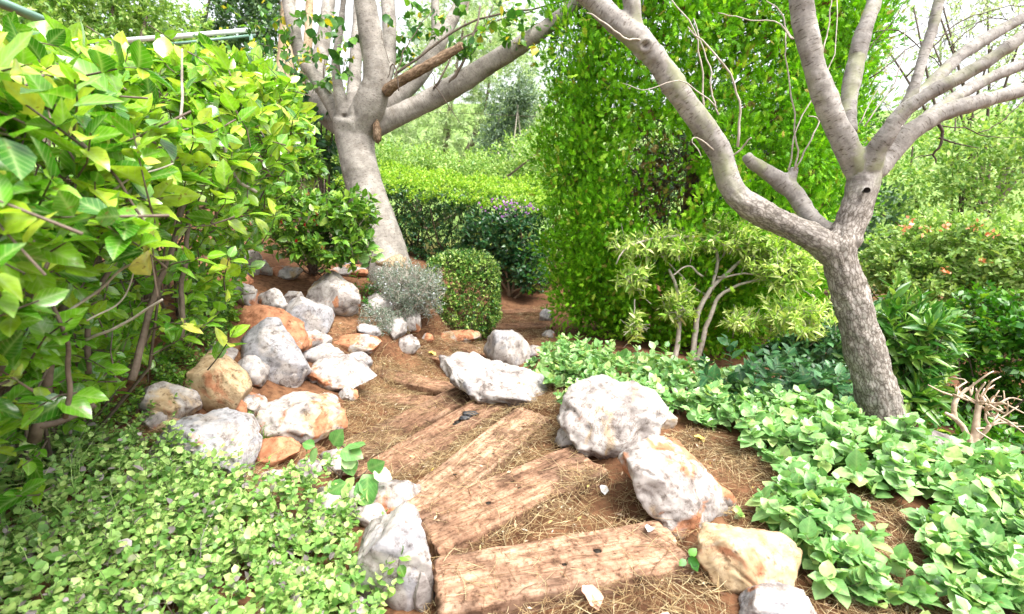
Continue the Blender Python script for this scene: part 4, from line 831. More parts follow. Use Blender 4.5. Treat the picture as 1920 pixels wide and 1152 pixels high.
# ---- 6  bougainvillea
gb = ground_pt(957, 556)
e6, P6, d6, r6 = shrub('shrub', gb, 'dark glossy shrub with purple flowers right of the clipped hedge', 'shrub', [(at(955,450,9.0), (.62,.5,.62)), (at(990,505,8.8), (.34,.4,.42)), (at(905,450,9.3), (.45,.4,.55))],
   800, 8, .085, .24, M['boug'], TS, TB, 61, 0, stems=5, stem_r=.035, stem_m=M['bark_brown'], twig_m=M['twig_dark'], vtop=.1)
sel = P6[(proj(P6)[1] < 420)]; sel = sel[r6.choice(len(sel), min(90, len(sel)), replace=False)]
sel = np.concatenate([sel[:30], at(945,384,8.6)[None]+.16*r6.normal(size=(60, 3))*np.array([1, .5, .45]), at(985,392,8.6)[None]+.12*r6.normal(size=(24, 3))*np.array([1, .5, .4])])
bake('flowers', [sel, rdir(r6, len(sel)), rdir(r6, len(sel)), r6.uniform(.04, .06, len(sel)), r6.uniform(0, .9, len(sel))], TSR, M['purple'], e6, kind='stuff')
# ---- 7  conifer
rc = np.random.default_rng(71); CC = at(1272, 600, 6.9); cz = zt(CC[0], CC[1]); e7 = empty('conifer', (CC[0], CC[1], cz), 'tall bright green cypress column behind the path', 'tree')
RX, RY, HT = 1.72, 1.35, 5.0
def con_r(h): return np.clip(.86+.14*np.sin(np.clip(h, 0, 1)*3.0), 0, 1)*np.clip(1-((h-.70)/.32).clip(0, 1)**2.2*.9, .05, 1)*np.clip(.80+h*2.2, 0, 1)
nc = 2300; th = rc.uniform(-math.pi*1.12, math.pi*.12, nc); h = rc.uniform(.0, 1, nc); k = con_r(h)*(1+.17*fbm(np.stack([th*2.4, h*8, h*0], -1), 3)); pk = noise3(np.stack([th*5.5, h*15, h*0+4], -1)) > -.10; th, h, k = th[pk], h[pk], k[pk]; nc = len(th)
cl = np.stack([CC[0]+RX*k*np.cos(th), CC[1]+RY*k*np.sin(th), cz+.15+h*HT], -1); co = nrm(np.stack([np.cos(th)/RX, np.sin(th)/RY, 0*th+.10], -1))
gpx, gpy, _ = proj(cl); gap = ((gpx-1240)/75)**2+((gpy-340)/110)**2 < 1
cl2 = cl-co*(.30*gap+.28*(rc.uniform(0, 1, nc) < .3))[:, None]; per = 34; N = nc*per
cs = np.repeat(rc.uniform(.06, .125, nc), per)
p = np.repeat(cl2, per, 0)+rc.normal(size=(N, 3))*cs[:, None]*np.array([1, 1, 1.9]); dv = nrm((p-np.repeat(cl2, per, 0))/cs[:, None]*.6+np.repeat(co, per, 0)*.3+np.array([0, 0, .75])+.35*rc.normal(size=(N, 3)))
nn = nrm(np.repeat(co, per, 0)*1.3+np.array([0, -.3, .3])+.75*rc.normal(size=(N, 3))); v = np.clip(np.repeat(rc.uniform(.05, .8, nc), per)+rc.normal(.1, .16, N), 0, .97); keep = ~(np.repeat(gap, per) & (rc.uniform(0, 1, N) < .72))
L7 = [p[keep], dv[keep], nrm(nn-(nn*dv).sum(-1, keepdims=True)*dv)[keep], rc.uniform(.058, .105, N)[keep], v[keep]]
bake('crown', L7, TSP, M['conif'], e7, kind='stuff')
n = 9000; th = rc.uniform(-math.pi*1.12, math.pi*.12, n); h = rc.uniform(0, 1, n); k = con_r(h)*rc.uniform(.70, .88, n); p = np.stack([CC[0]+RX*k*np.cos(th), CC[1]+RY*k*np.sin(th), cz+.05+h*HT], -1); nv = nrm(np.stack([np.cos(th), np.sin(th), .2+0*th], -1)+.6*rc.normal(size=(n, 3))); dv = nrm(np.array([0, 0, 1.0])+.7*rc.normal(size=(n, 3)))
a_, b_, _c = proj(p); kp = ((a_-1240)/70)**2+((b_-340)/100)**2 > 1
bake('inner_foliage', [p[kp], dv[kp], nrm(nv-(nv*dv).sum(-1, keepdims=True)*dv)[kp], rc.uniform(.12, .2, n)[kp], rc.uniform(0, .3, n)[kp]], TSP, M['conif'], e7, kind='stuff')  # darkest spray tones paint shade into the pockets of the crown
# brown inner sprays and dead twigs in the gap
n = 1400; th = rc.uniform(-math.pi*1.1, math.pi*.1, n); h = rc.uniform(0, 1, n); k = con_r(h)*rc.uniform(.72, .86, n); p = np.stack([CC[0]+RX*k*np.cos(th), CC[1]+RY*k*np.sin(th), cz+.1+h*HT], -1)+.06*rc.normal(size=(n, 3)); dv = nrm(np.stack([np.cos(th), np.sin(th), .3+0*th], -1)+.6*rc.normal(size=(n, 3))); nv = rdir(rc, n)
bake('dead_foliage', [p, dv, nrm(nv-(nv*dv).sum(-1, keepdims=True)*dv), rc.uniform(.10, .16, n), rc.uniform(0, .95, n)], TSP, M['conif_dead'], e7, kind='stuff')
gn = 420; q0 = np.array([at(1240+60*rc.normal()*.7, 340+80*rc.normal()*.7, 5.95+.15*rc.normal()) for _ in range(gn)]); dv = nrm(rc.normal(size=(gn, 3))+np.array([0, -.3, .3])); nv = rdir(rc, gn)
bake('dead_foliage', [q0, dv, nrm(nv-(nv*dv).sum(-1, keepdims=True)*dv), rc.uniform(.06, .11, gn), rc.uniform(0, .95, gn)], TSP, M['conif_dead'], e7, kind='stuff')
q1 = q0[:160]; twig_mesh('dead_twigs', np.stack([q1+np.array([.0, .5, -.35])+.2*rc.normal(size=(160, 3)), q1+np.array([0, .2, -.1])+.05*rc.normal(size=(160, 3)), q1+np.array([0, -.12, .05])+.1*rc.normal(size=(160, 3))], 1), .007, M['twig'], e7, 4)
n = 240; th = rc.uniform(-math.pi*1.05, math.pi*.05, n); h = rc.uniform(.05, .95, n); k = con_r(h)*rc.uniform(.8, 1.0, n); p2 = np.stack([CC[0]+RX*k*np.cos(th), CC[1]+RY*k*np.sin(th), cz+.3+h*HT], -1); p0 = np.stack([CC[0]+.2*RX*np.cos(th), CC[1]+.2*RY*np.sin(th), p2[:, 2]-.5], -1)
twig_mesh('dead_twigs', np.stack([p0, p0*.45+p2*.55+.08*rc.normal(size=(n, 3)), p2], 1), .011, M['twig'], e7, 4)
V, F = tubes(np.array([[[CC[0], CC[1], cz-.1], [CC[0]+.05, CC[1], cz+2.2], [CC[0], CC[1]+.05, cz+4.4]]]), np.array([[.16, .11, .03]]), 10); link('trunk', npmesh('trunk', V, F, {'bvec': V*1.0, 'rough': np.ones(len(V))}), M['bark_brown'], e7)
# ---- 8  pale narrow-leaved shrub with arching stems
b8 = ground_pt(1292, 672); D8 = b8[1]*math.cos(PITCH)+(CAM[2]-b8[2])*math.sin(PITCH)
e8, P8, d8, r8 = shrub('shrub', b8, 'arching pale green narrow-leaved shrub with grey stems in front of the cypress', 'shrub',
   [(at(1235,455,D8-.1), (.48,.35,.20)), (at(1370,440,D8-.15), (.50,.35,.24)), (at(1480,500,D8-.35), (.40,.35,.28)), (at(1495,590,D8-.5), (.36,.3,.26)), (at(1190,520,D8-.2), (.22,.2,.20)), (at(1440,470,D8-.2), (.45,.35,.26)), (at(1275,570,D8-.1), (.24,.2,.25)), (at(1190,610,D8-.1), (.12,.12,.2)), (at(1390,600,D8-.3), (.22,.2,.15))],
   760, 13, .085, .24, M['brush'], TN, TNW, 81, 300, stems=0, twig_m=M['twig_pale'], twr=.0032, vtop=.5, spread=.85, shell=(.3, 1.0), minpx=9)
for pts in ([(1262,690,D8,20),(1270,640,D8,16),(1275,590,D8,13),(1268,540,D8-.05,11),(1255,505,D8-.08,8)],[(1298,690,D8,22),(1303,630,D8,18),(1312,580,D8-.05,16),(1335,540,D8-.1,14),(1375,500,D8-.15,12),(1410,470,D8-.2,8)],[(1305,690,D8,18),(1325,610,D8-.05,15),(1345,560,D8-.1,12),(1385,535,D8-.15,9),(1440,520,D8-.2,7)],
  [(1335,545,D8-.1,12),(1345,490,D8-.1,11),(1335,462,D8-.12,10),(1300,445,D8-.15,9),(1240,445,D8-.2,8),(1180,462,D8-.2,6),(1155,495,D8-.2,4)],[(1345,490,D8-.1,8),(1360,470,D8-.1,7),(1355,440,D8-.1,5)],[(1320,520,D8-.1,7),(1290,500,D8-.15,6),(1262,515,D8-.2,4)],[(1330,560,D8,8),(1290,530,D8,6),(1240,480,D8-.1,4)],[(1400,470,D8-.2,8),(1460,468,D8-.25,6),(1520,490,D8-.3,4)],[(1190,560,D8-.1,4),(1186,600,D8-.1,4),(1182,630,D8-.1,3)],[(1345,520,D8-.15,7),(1450,515,D8-.3,5),(1530,560,D8-.4,3)]):
    P, R = px_poly(pts); q = crom(np.column_stack([P, R]), 18); q[:, :3] += .015*np.stack([fbm(q[:, :3]*6+k*11, 3) for k in range(3)], -1); V, F = tubes(q[None, :, :3], np.maximum(q[None, :, 3]*.7, .002), 7); link('stem', npmesh('stem', V, F), M['twig_pale'], e8)
# ---- 9  mint-green plants on the right bed (patches given as outlines on the ground)
def in_poly(x, y, poly):
    c = np.zeros(len(x), bool); n = len(poly)
    for i in range(n):
        x1, y1 = poly[i]; x2, y2 = poly[(i+1) % n]; k = ((y1 > y) != (y2 > y)) & (x < (x2-x1)*(y-y1)/(y2-y1+1e-12)+x1); c ^= k
    return c
def sample_ground(r, pixpoly, n):
    W = np.array([ground_pt(a, b)[:2] for a, b in pixpoly]); lo, hi = W.min(0), W.max(0); q = np.zeros((0, 2))
    while len(q) < n:
        c = r.uniform(lo, hi, (n*3, 2)); q = np.concatenate([q, c[in_poly(c[:, 0], c[:, 1], W)]])
    q = q[:n]; return np.column_stack([q, zt(q[:, 0], q[:, 1])])
def cover(name, label, cat, pixpoly, nst, hgt, nl, size, m, tm, tms, seed, nhero, group=None, kind=None, stem_m=None, vr=(0, 1), lean=.55, up=1.25, spread=1.35, sr=.0022, minpx=9, mass='foliage', vtop=.2, lumpy=.35, gap=False, stray=0.0):
    rr = np.random.default_rng(seed); g0 = sample_ground(rr, pixpoly, nst)
    if gap:
        g0 = g0[fbm(np.column_stack([g0[:, :2]*4.5, g0[:, 2]*0+seed]), 3) > -.25]; nst = len(g0)
    if stray:
        ns = int(nst*stray); cc = g0.mean(0); gs = g0[rr.choice(nst, ns)]; gs = gs+(gs-cc)*np.array([.28, .28, 0])*rr.uniform(.3, 1.0, (ns, 1)); gs[:, 2] = zt(gs[:, 0], gs[:, 1]); g0 = np.concatenate([g0, gs]); nst = len(g0)
    hgt = hgt*np.where(np.arange(nst) < nst/(1+stray), 1, .5); h = hgt*np.clip(1+lumpy*fbm(np.column_stack([g0[:, :2]*3, g0[:, 2]*0]), 3), .35, 2)*rr.uniform(.55, 1.1, nst); d = nrm(np.array([0, 0, 1.0])+lean*rr.normal(size=(nst, 3))*np.array([1, 1, 0])); tips = g0+d*h[:, None]
    L5, tp = on_twigs(rr, tips, d, nl, size, h*.8, spread=spread, up=up, vr=vr, vtop=vtop, t0=.35)
    if kind == 'stuff':
        o = bake(name, L5, tm, m); tag(o, label, cat, kind='stuff'); s_ = twig_mesh('stem', tp, sr, stem_m or M['twig'], None); s_.parent = o; return o, tips
    e = empty(name, g0.mean(0), label, cat, group); plant_leaves(L5, tm, tms, m, e, nhero, minpx, mass); twig_mesh('stem', np.stack([g0, g0*.5+tips*.5+.02*rr.normal(size=g0.shape), tips], 1), sr, stem_m or M['twig'], e)
    return e, tips
cover('creeping_plant', 'mint green leafy plant spreading from the white boulders below the cypress', 'plant', [(1010,700),(1030,665),(1180,690),(1330,720),(1390,770),(1330,800),(1200,790),(1080,775)], 270, .24, 9, .069, M['mint'], TRD, TR, 91, 300, 'creeping plants on the right bed', stray=.3)
cover('creeping_plant', 'mint green leafy plant in front of the right tree trunk', 'plant', [(1340,745),(1480,770),(1600,820),(1690,865),(1700,915),(1640,930),(1500,890),(1430,860),(1330,800)], 250, .21, 9, .073, M['mint'], TRD, TR, 92, 300, 'creeping plants on the right bed', stray=.3)
cover('creeping_plant', 'mint green leafy plant below the bleached dead shrub', 'plant', [(1700,870),(1820,890),(1960,930),(1990,1010),(1880,985),(1760,950),(1700,920)], 130, .22, 9, .07, M['mint'], TRD, TR, 93, 200, 'creeping plants on the right bed', stray=.3)
cover('creeping_plant', 'yellowish mint plant trailing beside the cream and grey boulder', 'plant', [(1440,960),(1520,930),(1590,985),(1640,1080),(1700,1160),(1560,1175),(1540,1080),(1470,1030)], 60, .17, 9, .072, M['mint'], TRD, TR, 94, 200, 'creeping plants on the right bed', stray=.3, vr=(.35, 1))
cover('creeping_plant', 'mint green plant in the lower right corner', 'plant', [(1730,1010),(1830,990),(1990,1040),(2000,1190),(1800,1190),(1740,1090)], 110, .17, 9, .064, M['mint'], TRD, TR, 95, 200, 'creeping plants on the right bed', stray=.3, vr=(.2, 1))
cover('seedling', 'small pale green seedling beside the stained white boulder', 'plant', [(1390,965),(1430,955),(1445,985),(1400,990)], 6, .08, 7, .04, M['lant'], TSR, TR, 96, 60, vr=(.5, .85))
# ---- 10 dark plant under the arching shrub
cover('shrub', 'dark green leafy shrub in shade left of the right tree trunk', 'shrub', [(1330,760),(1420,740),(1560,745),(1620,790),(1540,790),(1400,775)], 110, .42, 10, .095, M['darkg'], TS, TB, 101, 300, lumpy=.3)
# ---- 11 long-leaved shrub right of the trunk
b11 = np.array([*at(1720, 760, 4.3)[:2], 0]); b11[2] = zt(b11[0], b11[1])
shrub('shrub', b11, 'shrub with long narrow leaves right of the leaning trunk', 'shrub', [(at(1690,640,4.2), (.36,.35,.46)), (at(1735,650,4.3), (.26,.3,.30)), (at(1700,740,4.1), (.25,.25,.2))], 200, 14, .16, .32, M['olean'], simple(.2, .06, .12), TNW, 111, 300, stems=12, stem_r=.01, twig_m=M['twig'], spread=.7, vtop=.3)
# ---- 12 dark vine mass at the right edge
b12 = np.array([*at(1850, 800, 5.2)[:2], 0]); b12[2] = zt(b12[0], b12[1])
shrub('shrub', b12, 'deep green leafy bush at the right edge behind the dead shrub', 'shrub', [(at(1830,610,5.3), (.60,.5,.42)), (at(1900,640,5.2), (.55,.5,.55)), (at(1960,690,5.0), (.4,.5,.6)), (at(1760,640,5.6), (.4,.4,.42)), (at(1900,770,5.4), (.6,.4,.4)), (at(1780,735,5.4), (.5,.4,.4)), (at(1700,790,5.0), (.4,.4,.3)), (at(1880,850,4.6), (.6,.4,.35))], 1000, 9, .085, .25, M['vine'], TS, TB, 121, 250, stems=14, stem_r=.015, twig_m=M['twig_dark'], vtop=.2)
# ---- 13 bleached dead shrub
b13 = at(1822, 858, 3.0); e13 = empty('dead_shrub', b13, 'bleached leafless stump of a shrub right of the tree', 'shrub')
D3 = 3.0
woody('stem', [px_poly([(1818,885,D3,26),(1824,850,D3,24),(1828,815,D3,20),(1832,780,D3,17),(1836,755,D3,15)]), px_poly([(1824,850,D3,16),(1812,810,D3,15),(1792,785,D3,14),(1788,762,D3,14),(1796,742,D3,12)]), px_poly([(1830,825,D3,14),(1845,812,D3-.03,12),(1856,798,D3-.05,12)]), px_poly([(1790,785,D3,13),(1778,778,D3,11),(1772,774,D3,9)])], M['dead'], e13, .005, relief=.003, smooth=2)
rd = np.random.default_rng(131)
for k in range(22):
    s0 = [at(1796,745,D3), at(1836,757,D3), at(1836,762,D3), at(1856,798,D3), at(1848,770,D3)][k % 5]; dr = nrm(np.array([rd.normal(.25, .9), rd.normal(-.2, .8), rd.normal(.55, .35)])); ln = rd.uniform(.09, .22)
    P = crom([s0, s0+dr*ln*.4+.02*rd.normal(size=3), s0+dr*ln*.75+.03*rd.normal(size=3), s0+dr*ln+.03*rd.normal(size=3)], 9); V, F = tubes(P[None], np.linspace(.0085, .003, 9)[None], 5); link('twig', npmesh('twig', V, F), M['dead'], e13)
for pts in ([(1850,760,D3,7),(1880,755,D3-.1,6),(1920,775,D3-.15,4)],[(1858,775,D3,7),(1890,790,D3-.1,6),(1925,815,D3-.15,4)],[(1795,745,D3,6),(1765,735,D3,5),(1740,722,D3,3)],[(1860,780,D3,6),(1900,800,D3,4),(1935,800,D3,3)]):
    P, R = px_poly(pts); V, F = tubes(P[None], R[None], 5); link('twig', npmesh('twig', V, F), M['dead'], e13)

# ================================================================== BACKGROUND PLANTING
def bgtree(name, label, cat, base, lst, ntw, nl, size, m, tm, seed, stems=6, stem_r=.06, tl=.5, group='trees and bushes behind the garden', **kw):
    return shrub(name, base, label, cat, lst, ntw, nl, size, tl, m, tm, TB, seed, 0, group, stems, stem_r, kw.pop('stem_m', M['twig']), kw.pop('twig_m', None), **kw)
def gbase(px, d):
    p = at(px, 400, d); return np.array([p[0], p[1], zt(p[0], p[1])])
bgtree('tree', 'pale feathery pine far behind the clipped hedge', 'tree', gbase(830, 20), [(at(830,190,20), (3.6,2.5,3.8)), (at(740,260,19), (2.5,2,2.0)), (at(960,150,20), (2.6,2,3.2)), (at(880,40,22), (3,2.5,2.0))], 1300, 9, .30, M['far1'], TND, 201, shell=(.35, 1.0), droop=.5, tl=.8, lump=.4, stem_r=.12)
bgtree('tree', 'small blue grey tree between the pale pine and the cypress', 'tree', gbase(950, 14), [(at(950,215,14), (.8,.7,1.0)), (at(985,180,13.5), (.6,.6,.8)), (at(930,270,14), (.7,.7,.7))], 800, 10, .085, M['far2'], TD, 202, shell=(.3, 1), stem_r=.05, stem_m=M['twig_pale'])
bgtree('shrub', 'pale bushy shrubs in a row above the clipped hedge', 'shrub', gbase(800, 13), [(at(760,300,13), (1.2,.8,.6)), (at(880,310,13), (1.2,.8,.5)), (at(980,300,12), (.9,.8,.8)), (at(690,300,13), (.8,.8,.6))], 1300, 9, .085, M['far3'], TD, 203, shell=(.5, 1))
bgtree('tree', 'green tree behind the slanting tan trunk', 'tree', gbase(560, 10.5), [(at(560,240,10.5), (1.3,1,1.5)), (at(640,260,11), (1,.8,1.1)), (at(480,300,10), (1.2,.8,1.0))], 1500, 9, .10, M['far3'], TD, 204, shell=(.4, 1))
bgtree('tree', 'dark bushy tree at the top left corner behind the hedge', 'tree', gbase(120, 13), [(at(60,60,13), (2.4,1.6,1.5)), (at(200,50,14), (2.4,1.6,1.5)), (at(0,0,12), (1.6,1.5,1.3)), (at(300,70,15), (2.0,1.6,1.2)), (at(150,-60,13), (2.4,1.6,1.5))], 2600, 9, .14, M['far3'], TD, 205, shell=(.4, 1), stem_r=.12)
bgtree('tree', 'tall dark tree behind the metal rail', 'tree', gbase(450, 16), [(at(440,20,16), (1.0,1,1.6)), (at(500,40,16), (.9,.9,1.3)), (at(470,-60,16), (1.4,1,1.4)), (at(400,70,16), (.9,.9,.7)), (at(330,90,16), (1.3,.9,.6))], 1300, 9, .14, M['far4'], TD, 206, shell=(.3, 1), stem_r=.12)
e_, Pf, df, rf = bgtree('shrub', 'flowering bush with orange blossoms at the right behind the forked tree', 'shrub', gbase(1800, 8.2), [(at(1750,470,8.4), (1.0,.8,.75)), (at(1860,480,7.8), (1.0,.8,.75)), (at(1690,500,8.4), (.7,.7,.55)), (at(1940,520,7.4), (.9,.8,.9)), (at(1800,540,8), (1.3,.8,.5))], 2300, 9, .095, M['far3'], TD, 207, shell=(.5, 1), stem_r=.02, twig_m=M['twig_dark'], tl=.3)
for (a, b) in ((1742,428),(1825,430),(1705,418),(1770,425),(1856,440),(1700,430),(1846,490),(1775,505)):
    q = at(a, b, 7.3)[None]+.035*rf.normal(size=(9, 3)); bake('flower', [q, rdir(rf, 9), rdir(rf, 9), rf.uniform(.05, .08, 9), rf.uniform(0, .9, 9)], TSR, M['orange'], e_)
bgtree('tree', 'pale green tree behind the flowering bush at the right', 'tree', gbase(1800, 13), [(at(1720,330,13.5), (1.6,1.2,1.1)), (at(1860,330,13), (1.8,1.2,1.4)), (at(1930,250,12.5), (1.4,1.2,1.2)), (at(1660,400,14), (1.2,1,.9)), (at(1800,260,14), (1.5,1.2,.8))], 1000, 9, .13, M['far3'], TD, 208, shell=(.25, 1), stem_r=.06, stem_m=M['twig_dark'])
bgtree('tree', 'thin grey green tree at the top right against the bright sky', 'tree', gbase(1850, 17), [(at(1880,160,17), (3.0,2,2.6)), (at(1700,220,18), (2.4,2,1.6)), (at(1780,60,18), (3,2,2.0)), (at(1950,20,17), (2.6,2,2.2))], 480, 8, .15, M['far1'], TD, 209, shell=(.2, 1), stems=16, stem_r=.08, stem_m=M['twig_dark'], twig_m=M['twig_dark'], twr=.012, tl=.9)
bgtree('tree', 'wide green tree far behind at the centre', 'tree', gbase(1100, 24), [(at(1000,350,26), (4,2,2.0)), (at(700,350,26), (5,2,2.0)), (at(1250,330,26), (5,2,2.6)), (at(1600,340,26), (6,2,2.4)), (at(1900,400,24), (5,2,2.4))], 2400, 8, .30, M['far1'], TD, 210, shell=(.4, 1), stem_r=.2)
bgtree('tree', 'low green trees far behind the hedge at the left', 'tree', gbase(300, 26), [(at(500,250,24), (4,2,3)), (at(200,220,24), (5,2,3)), (at(-100,150,24), (5,2,4))], 1800, 8, .32, M['far4'], TD, 211, shell=(.4, 1), stem_r=.2)
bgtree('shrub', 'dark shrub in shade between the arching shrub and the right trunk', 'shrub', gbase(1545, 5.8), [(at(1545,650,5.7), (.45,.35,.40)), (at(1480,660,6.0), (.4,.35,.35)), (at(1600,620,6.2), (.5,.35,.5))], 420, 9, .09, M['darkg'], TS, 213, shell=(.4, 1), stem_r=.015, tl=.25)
# ---- leaves of the garden trees
r = np.random.default_rng(301)
def leaf_cloud(tree, spots, ntw, nl, size, m, tms, name, nh, seed, tl=.22):
    rr = np.random.default_rng(seed); P = np.concatenate([at(a, b, d)[None]+rr.normal(size=(ntw, 3))*np.array(s) for a, b, d, s in spots]); d = nrm(rr.normal(size=P.shape)+np.array([0, -.2, -.1]))
    L5, tp = on_twigs(rr, P, d, nl, size, tl, up=.6, vr=(0, 1), droop=.35); plant_leaves(L5, TS, tms, m, tree, nh, 9, name, 'leaf'); twig_mesh('twiglet', tp, .0022, M['twig'], tree)
leaf_cloud(tree_l, [(600,60,5.6,(.18,.2,.22)),(560,105,5.6,(.2,.2,.15)),(640,85,5.5,(.1,.15,.2)),(540,60,5.8,(.2,.2,.15)),(575,165,5.9,(.12,.2,.12)),(775,75,6.2,(.16,.2,.14)),(790,30,6.2,(.2,.2,.12)),(900,40,5.6,(.2,.2,.12)),(950,60,5.5,(.14,.2,.10)),(985,35,5.5,(.16,.2,.1)),(870,90,5.6,(.1,.1,.08)),(745,100,6.4,(.15,.2,.12)),(700,-80,5.4,(.5,.4,.12)),(850,-90,5.6,(.5,.4,.12)),(550,-80,5.6,(.4,.4,.15))], 10, 6, .092, M['poplar'], TR, 'crown', 300, 302)
leaf_cloud(stems, [(580,215,6.3,(.16,.2,.15)),(600,260,6.3,(.14,.2,.15)),(560,240,6.3,(.12,.2,.15)),(610,300,6.4,(.08,.15,.15)),(590,160,6.4,(.15,.2,.12))], 16, 7, .10, M['boug'], TB, 'crown', 150, 303)
leaf_cloud(tree_t, [(500,140,7.2,(.3,.3,.3)),(470,80,7.2,(.3,.3,.3)),(540,120,7.2,(.3,.3,.25))], 22, 7, .10, M['poplar'], TB, 'crown', 0, 304)
# ================================================================== SMALL PLANTS, LITTER, METALWORK
cover('ground_cover', 'low trailing mass of small pale and purplish leaves at the lower left', 'ground cover', [(-80,800),(120,815),(260,830),(300,900),(420,935),(560,960),(650,1010),(690,1080),(700,1200),(-100,1200)], 2300, .23, 9, .034, M['lant'], TRD, TR, 401, 0, kind='stuff', sr=.0014, lean=.6, vr=(0, 1), vtop=.1, lumpy=1.3, gap=True)
cover('ground_cover', 'low green weeds under the hedge behind the trailing leaves', 'ground cover', [(60,790),(250,770),(330,650),(430,560),(440,640),(300,800),(180,830)], 420, .16, 8, .03, M['redbud'], TSR, TR, 402, 0, kind='stuff', sr=.0014, lean=.5)
def sprout(name, label, stem_pts, leaves_, m, size, seed, stem_m=None):
    rr = np.random.default_rng(seed); base = at(*stem_pts[0][0][:3]); e = empty(name, base, label, 'plant')
    for pts in stem_pts:
        P, R = px_poly(pts); q = crom(np.column_stack([P, R]), 12); V, F = tubes(q[None, :, :3], np.maximum(q[None, :, 3], .0012), 5); link('stem', npmesh('stem', V, F), stem_m or M['twig'], e)
    p = np.array([at(a, b, d) for a, b, d, ang, s in leaves_]); ang = np.radians([x[3] for x in leaves_]); d = np.cos(ang)[:, None]*RGT-np.sin(ang)[:, None]*UPV*.9+FWD*rr.normal(-.2, .3, (len(p), 1)); n = np.array([0, -.55, .8])+.3*rr.normal(size=p.shape); s = np.array([x[4]*x[2]/FPX for x in leaves_])
    L_ = Leaves(); L_.add(p, d, n, s, rr.uniform(0, 1, len(p))); leaf_objs(L_.cat(), range(len(p)), TR, m, e); return e
sprout('seedling', 'leafy mint green sprout rising over white rocks left of the third step', [[(620,935,2.75,6),(640,890,2.7,5),(655,850,2.65,4),(630,830,2.65,3)],[(640,895,2.7,4),(600,860,2.7,3),(590,835,2.7,2)],[(645,910,2.7,4),(680,890,2.65,3),(690,880,2.65,2)],[(600,930,2.7,3),(580,900,2.7,2.5),(560,885,2.7,2)]],
   [(625,835,2.62,-60,42),(640,845,2.62,10,46),(620,850,2.64,120,34),(650,855,2.62,70,40),(595,840,2.66,110,34),(590,838,2.66,200,26),(655,840,2.62,-20,36),(560,885,2.66,-120,24),(562,888,2.66,30,28),(575,890,2.66,90,22),(690,880,2.6,-30,42),(680,890,2.6,60,52),(665,895,2.6,120,44),(690,895,2.58,90,56),(650,905,2.6,150,40),(660,880,2.6,-110,36),(700,885,2.58,20,38),(640,920,2.6,100,36),(690,915,2.56,75,48)], M['mint'], .05, 411)
sprout('seedling', 'small weed with whitish leaves at the foot of the pale tree', [[(690,505,5.3,3),(694,485,5.3,3),(700,470,5.3,2)]], [(700,472,5.3,-90,18),(700,475,5.3,-20,22),(698,478,5.3,200,24),(696,485,5.3,0,24),(694,488,5.3,190,24),(695,492,5.3,-30,22),(694,495,5.3,160,20),(705,480,5.3,20,20)], M['mint'], .05, 412)
sprout('seedling', 'tiny green weed at the right end of the nearest step', [[(1282,1065,2.0,2),(1292,1040,1.98,2)]], [(1292,1042,1.98,-40,20),(1290,1046,1.98,30,22),(1286,1050,1.98,150,18),(1296,1050,1.98,60,22),(1300,1056,1.98,20,18)], M['vine'], .04, 413)
sprout('seedling', 'few green leaves growing over the big pale grey boulder', [[(735,1120,2.0,2),(745,1080,1.95,2),(750,1030,1.95,2)]], [(748,1035,1.95,-60,22),(750,1040,1.95,10,24),(744,1050,1.95,170,22),(748,1060,1.95,60,24),(740,1065,1.95,140,20),(742,1085,1.95,20,20),(738,1100,1.95,110,20)], M['redbud'], .04, 414)
cover('weed', 'bright green weed between cream rock and silver shrub', 'plant', [(660,560),(700,545),(715,565),(690,585)], 40, .18, 8, .035, M['vine'], TS, TB, 415, 0, vr=(.3, 1))
cover('weed', 'small green weed between ochre and orange patched rocks', 'plant', [(462,770),(490,760),(495,800),(470,800)], 30, .07, 7, .02, M['lant'], TS, TB, 416, 0, vr=(.2, .8))
def grass(name, label, px, py, n, hgt, rad, m, seed):
    rr = np.random.default_rng(seed); c = ground_pt(px, py); th = rr.uniform(0, 6.28, n); p0 = np.stack([c[0]+rad*rr.normal(size=n), c[1]+rad*rr.normal(size=n), np.zeros(n)], -1); p0[:, 2] = zt(p0[:, 0], p0[:, 1]); l = hgt*rr.uniform(.5, 1.1, n); o = np.stack([np.cos(th), np.sin(th), 0*th], -1)
    P = np.stack([p0, p0+np.array([0, 0, .6])*l[:, None]+o*l[:, None]*.25, p0+np.array([0, 0, .75])*l[:, None]+o*l[:, None]*.75], 1); V, F = tubes(P, np.array([[.0016, .0013, .0004]])*np.ones((n, 1)), 3, cap=False)
    me = npmesh(name, V, F, {'var': np.repeat(rr.uniform(0, .95, n), 9)}); me.materials.append(m); o_ = bpy.data.objects.new(name, me); col.objects.link(o_); tag(o_, label, 'grass', kind='stuff')
grass('grass_tuft', 'tuft of thin grass beside the large orange patched rock', 470, 845, 110, .16, .05, M['vine'], 421)
grass('grass_tuft', 'long thin grass blades growing through the trailing leaves', 260, 1010, 160, .36, .22, M['lant'], 423)
grass('grass_tuft', 'thin dry grass below the low pinkish rock', 700, 690, 140, .14, .10, M['needle'], 422)
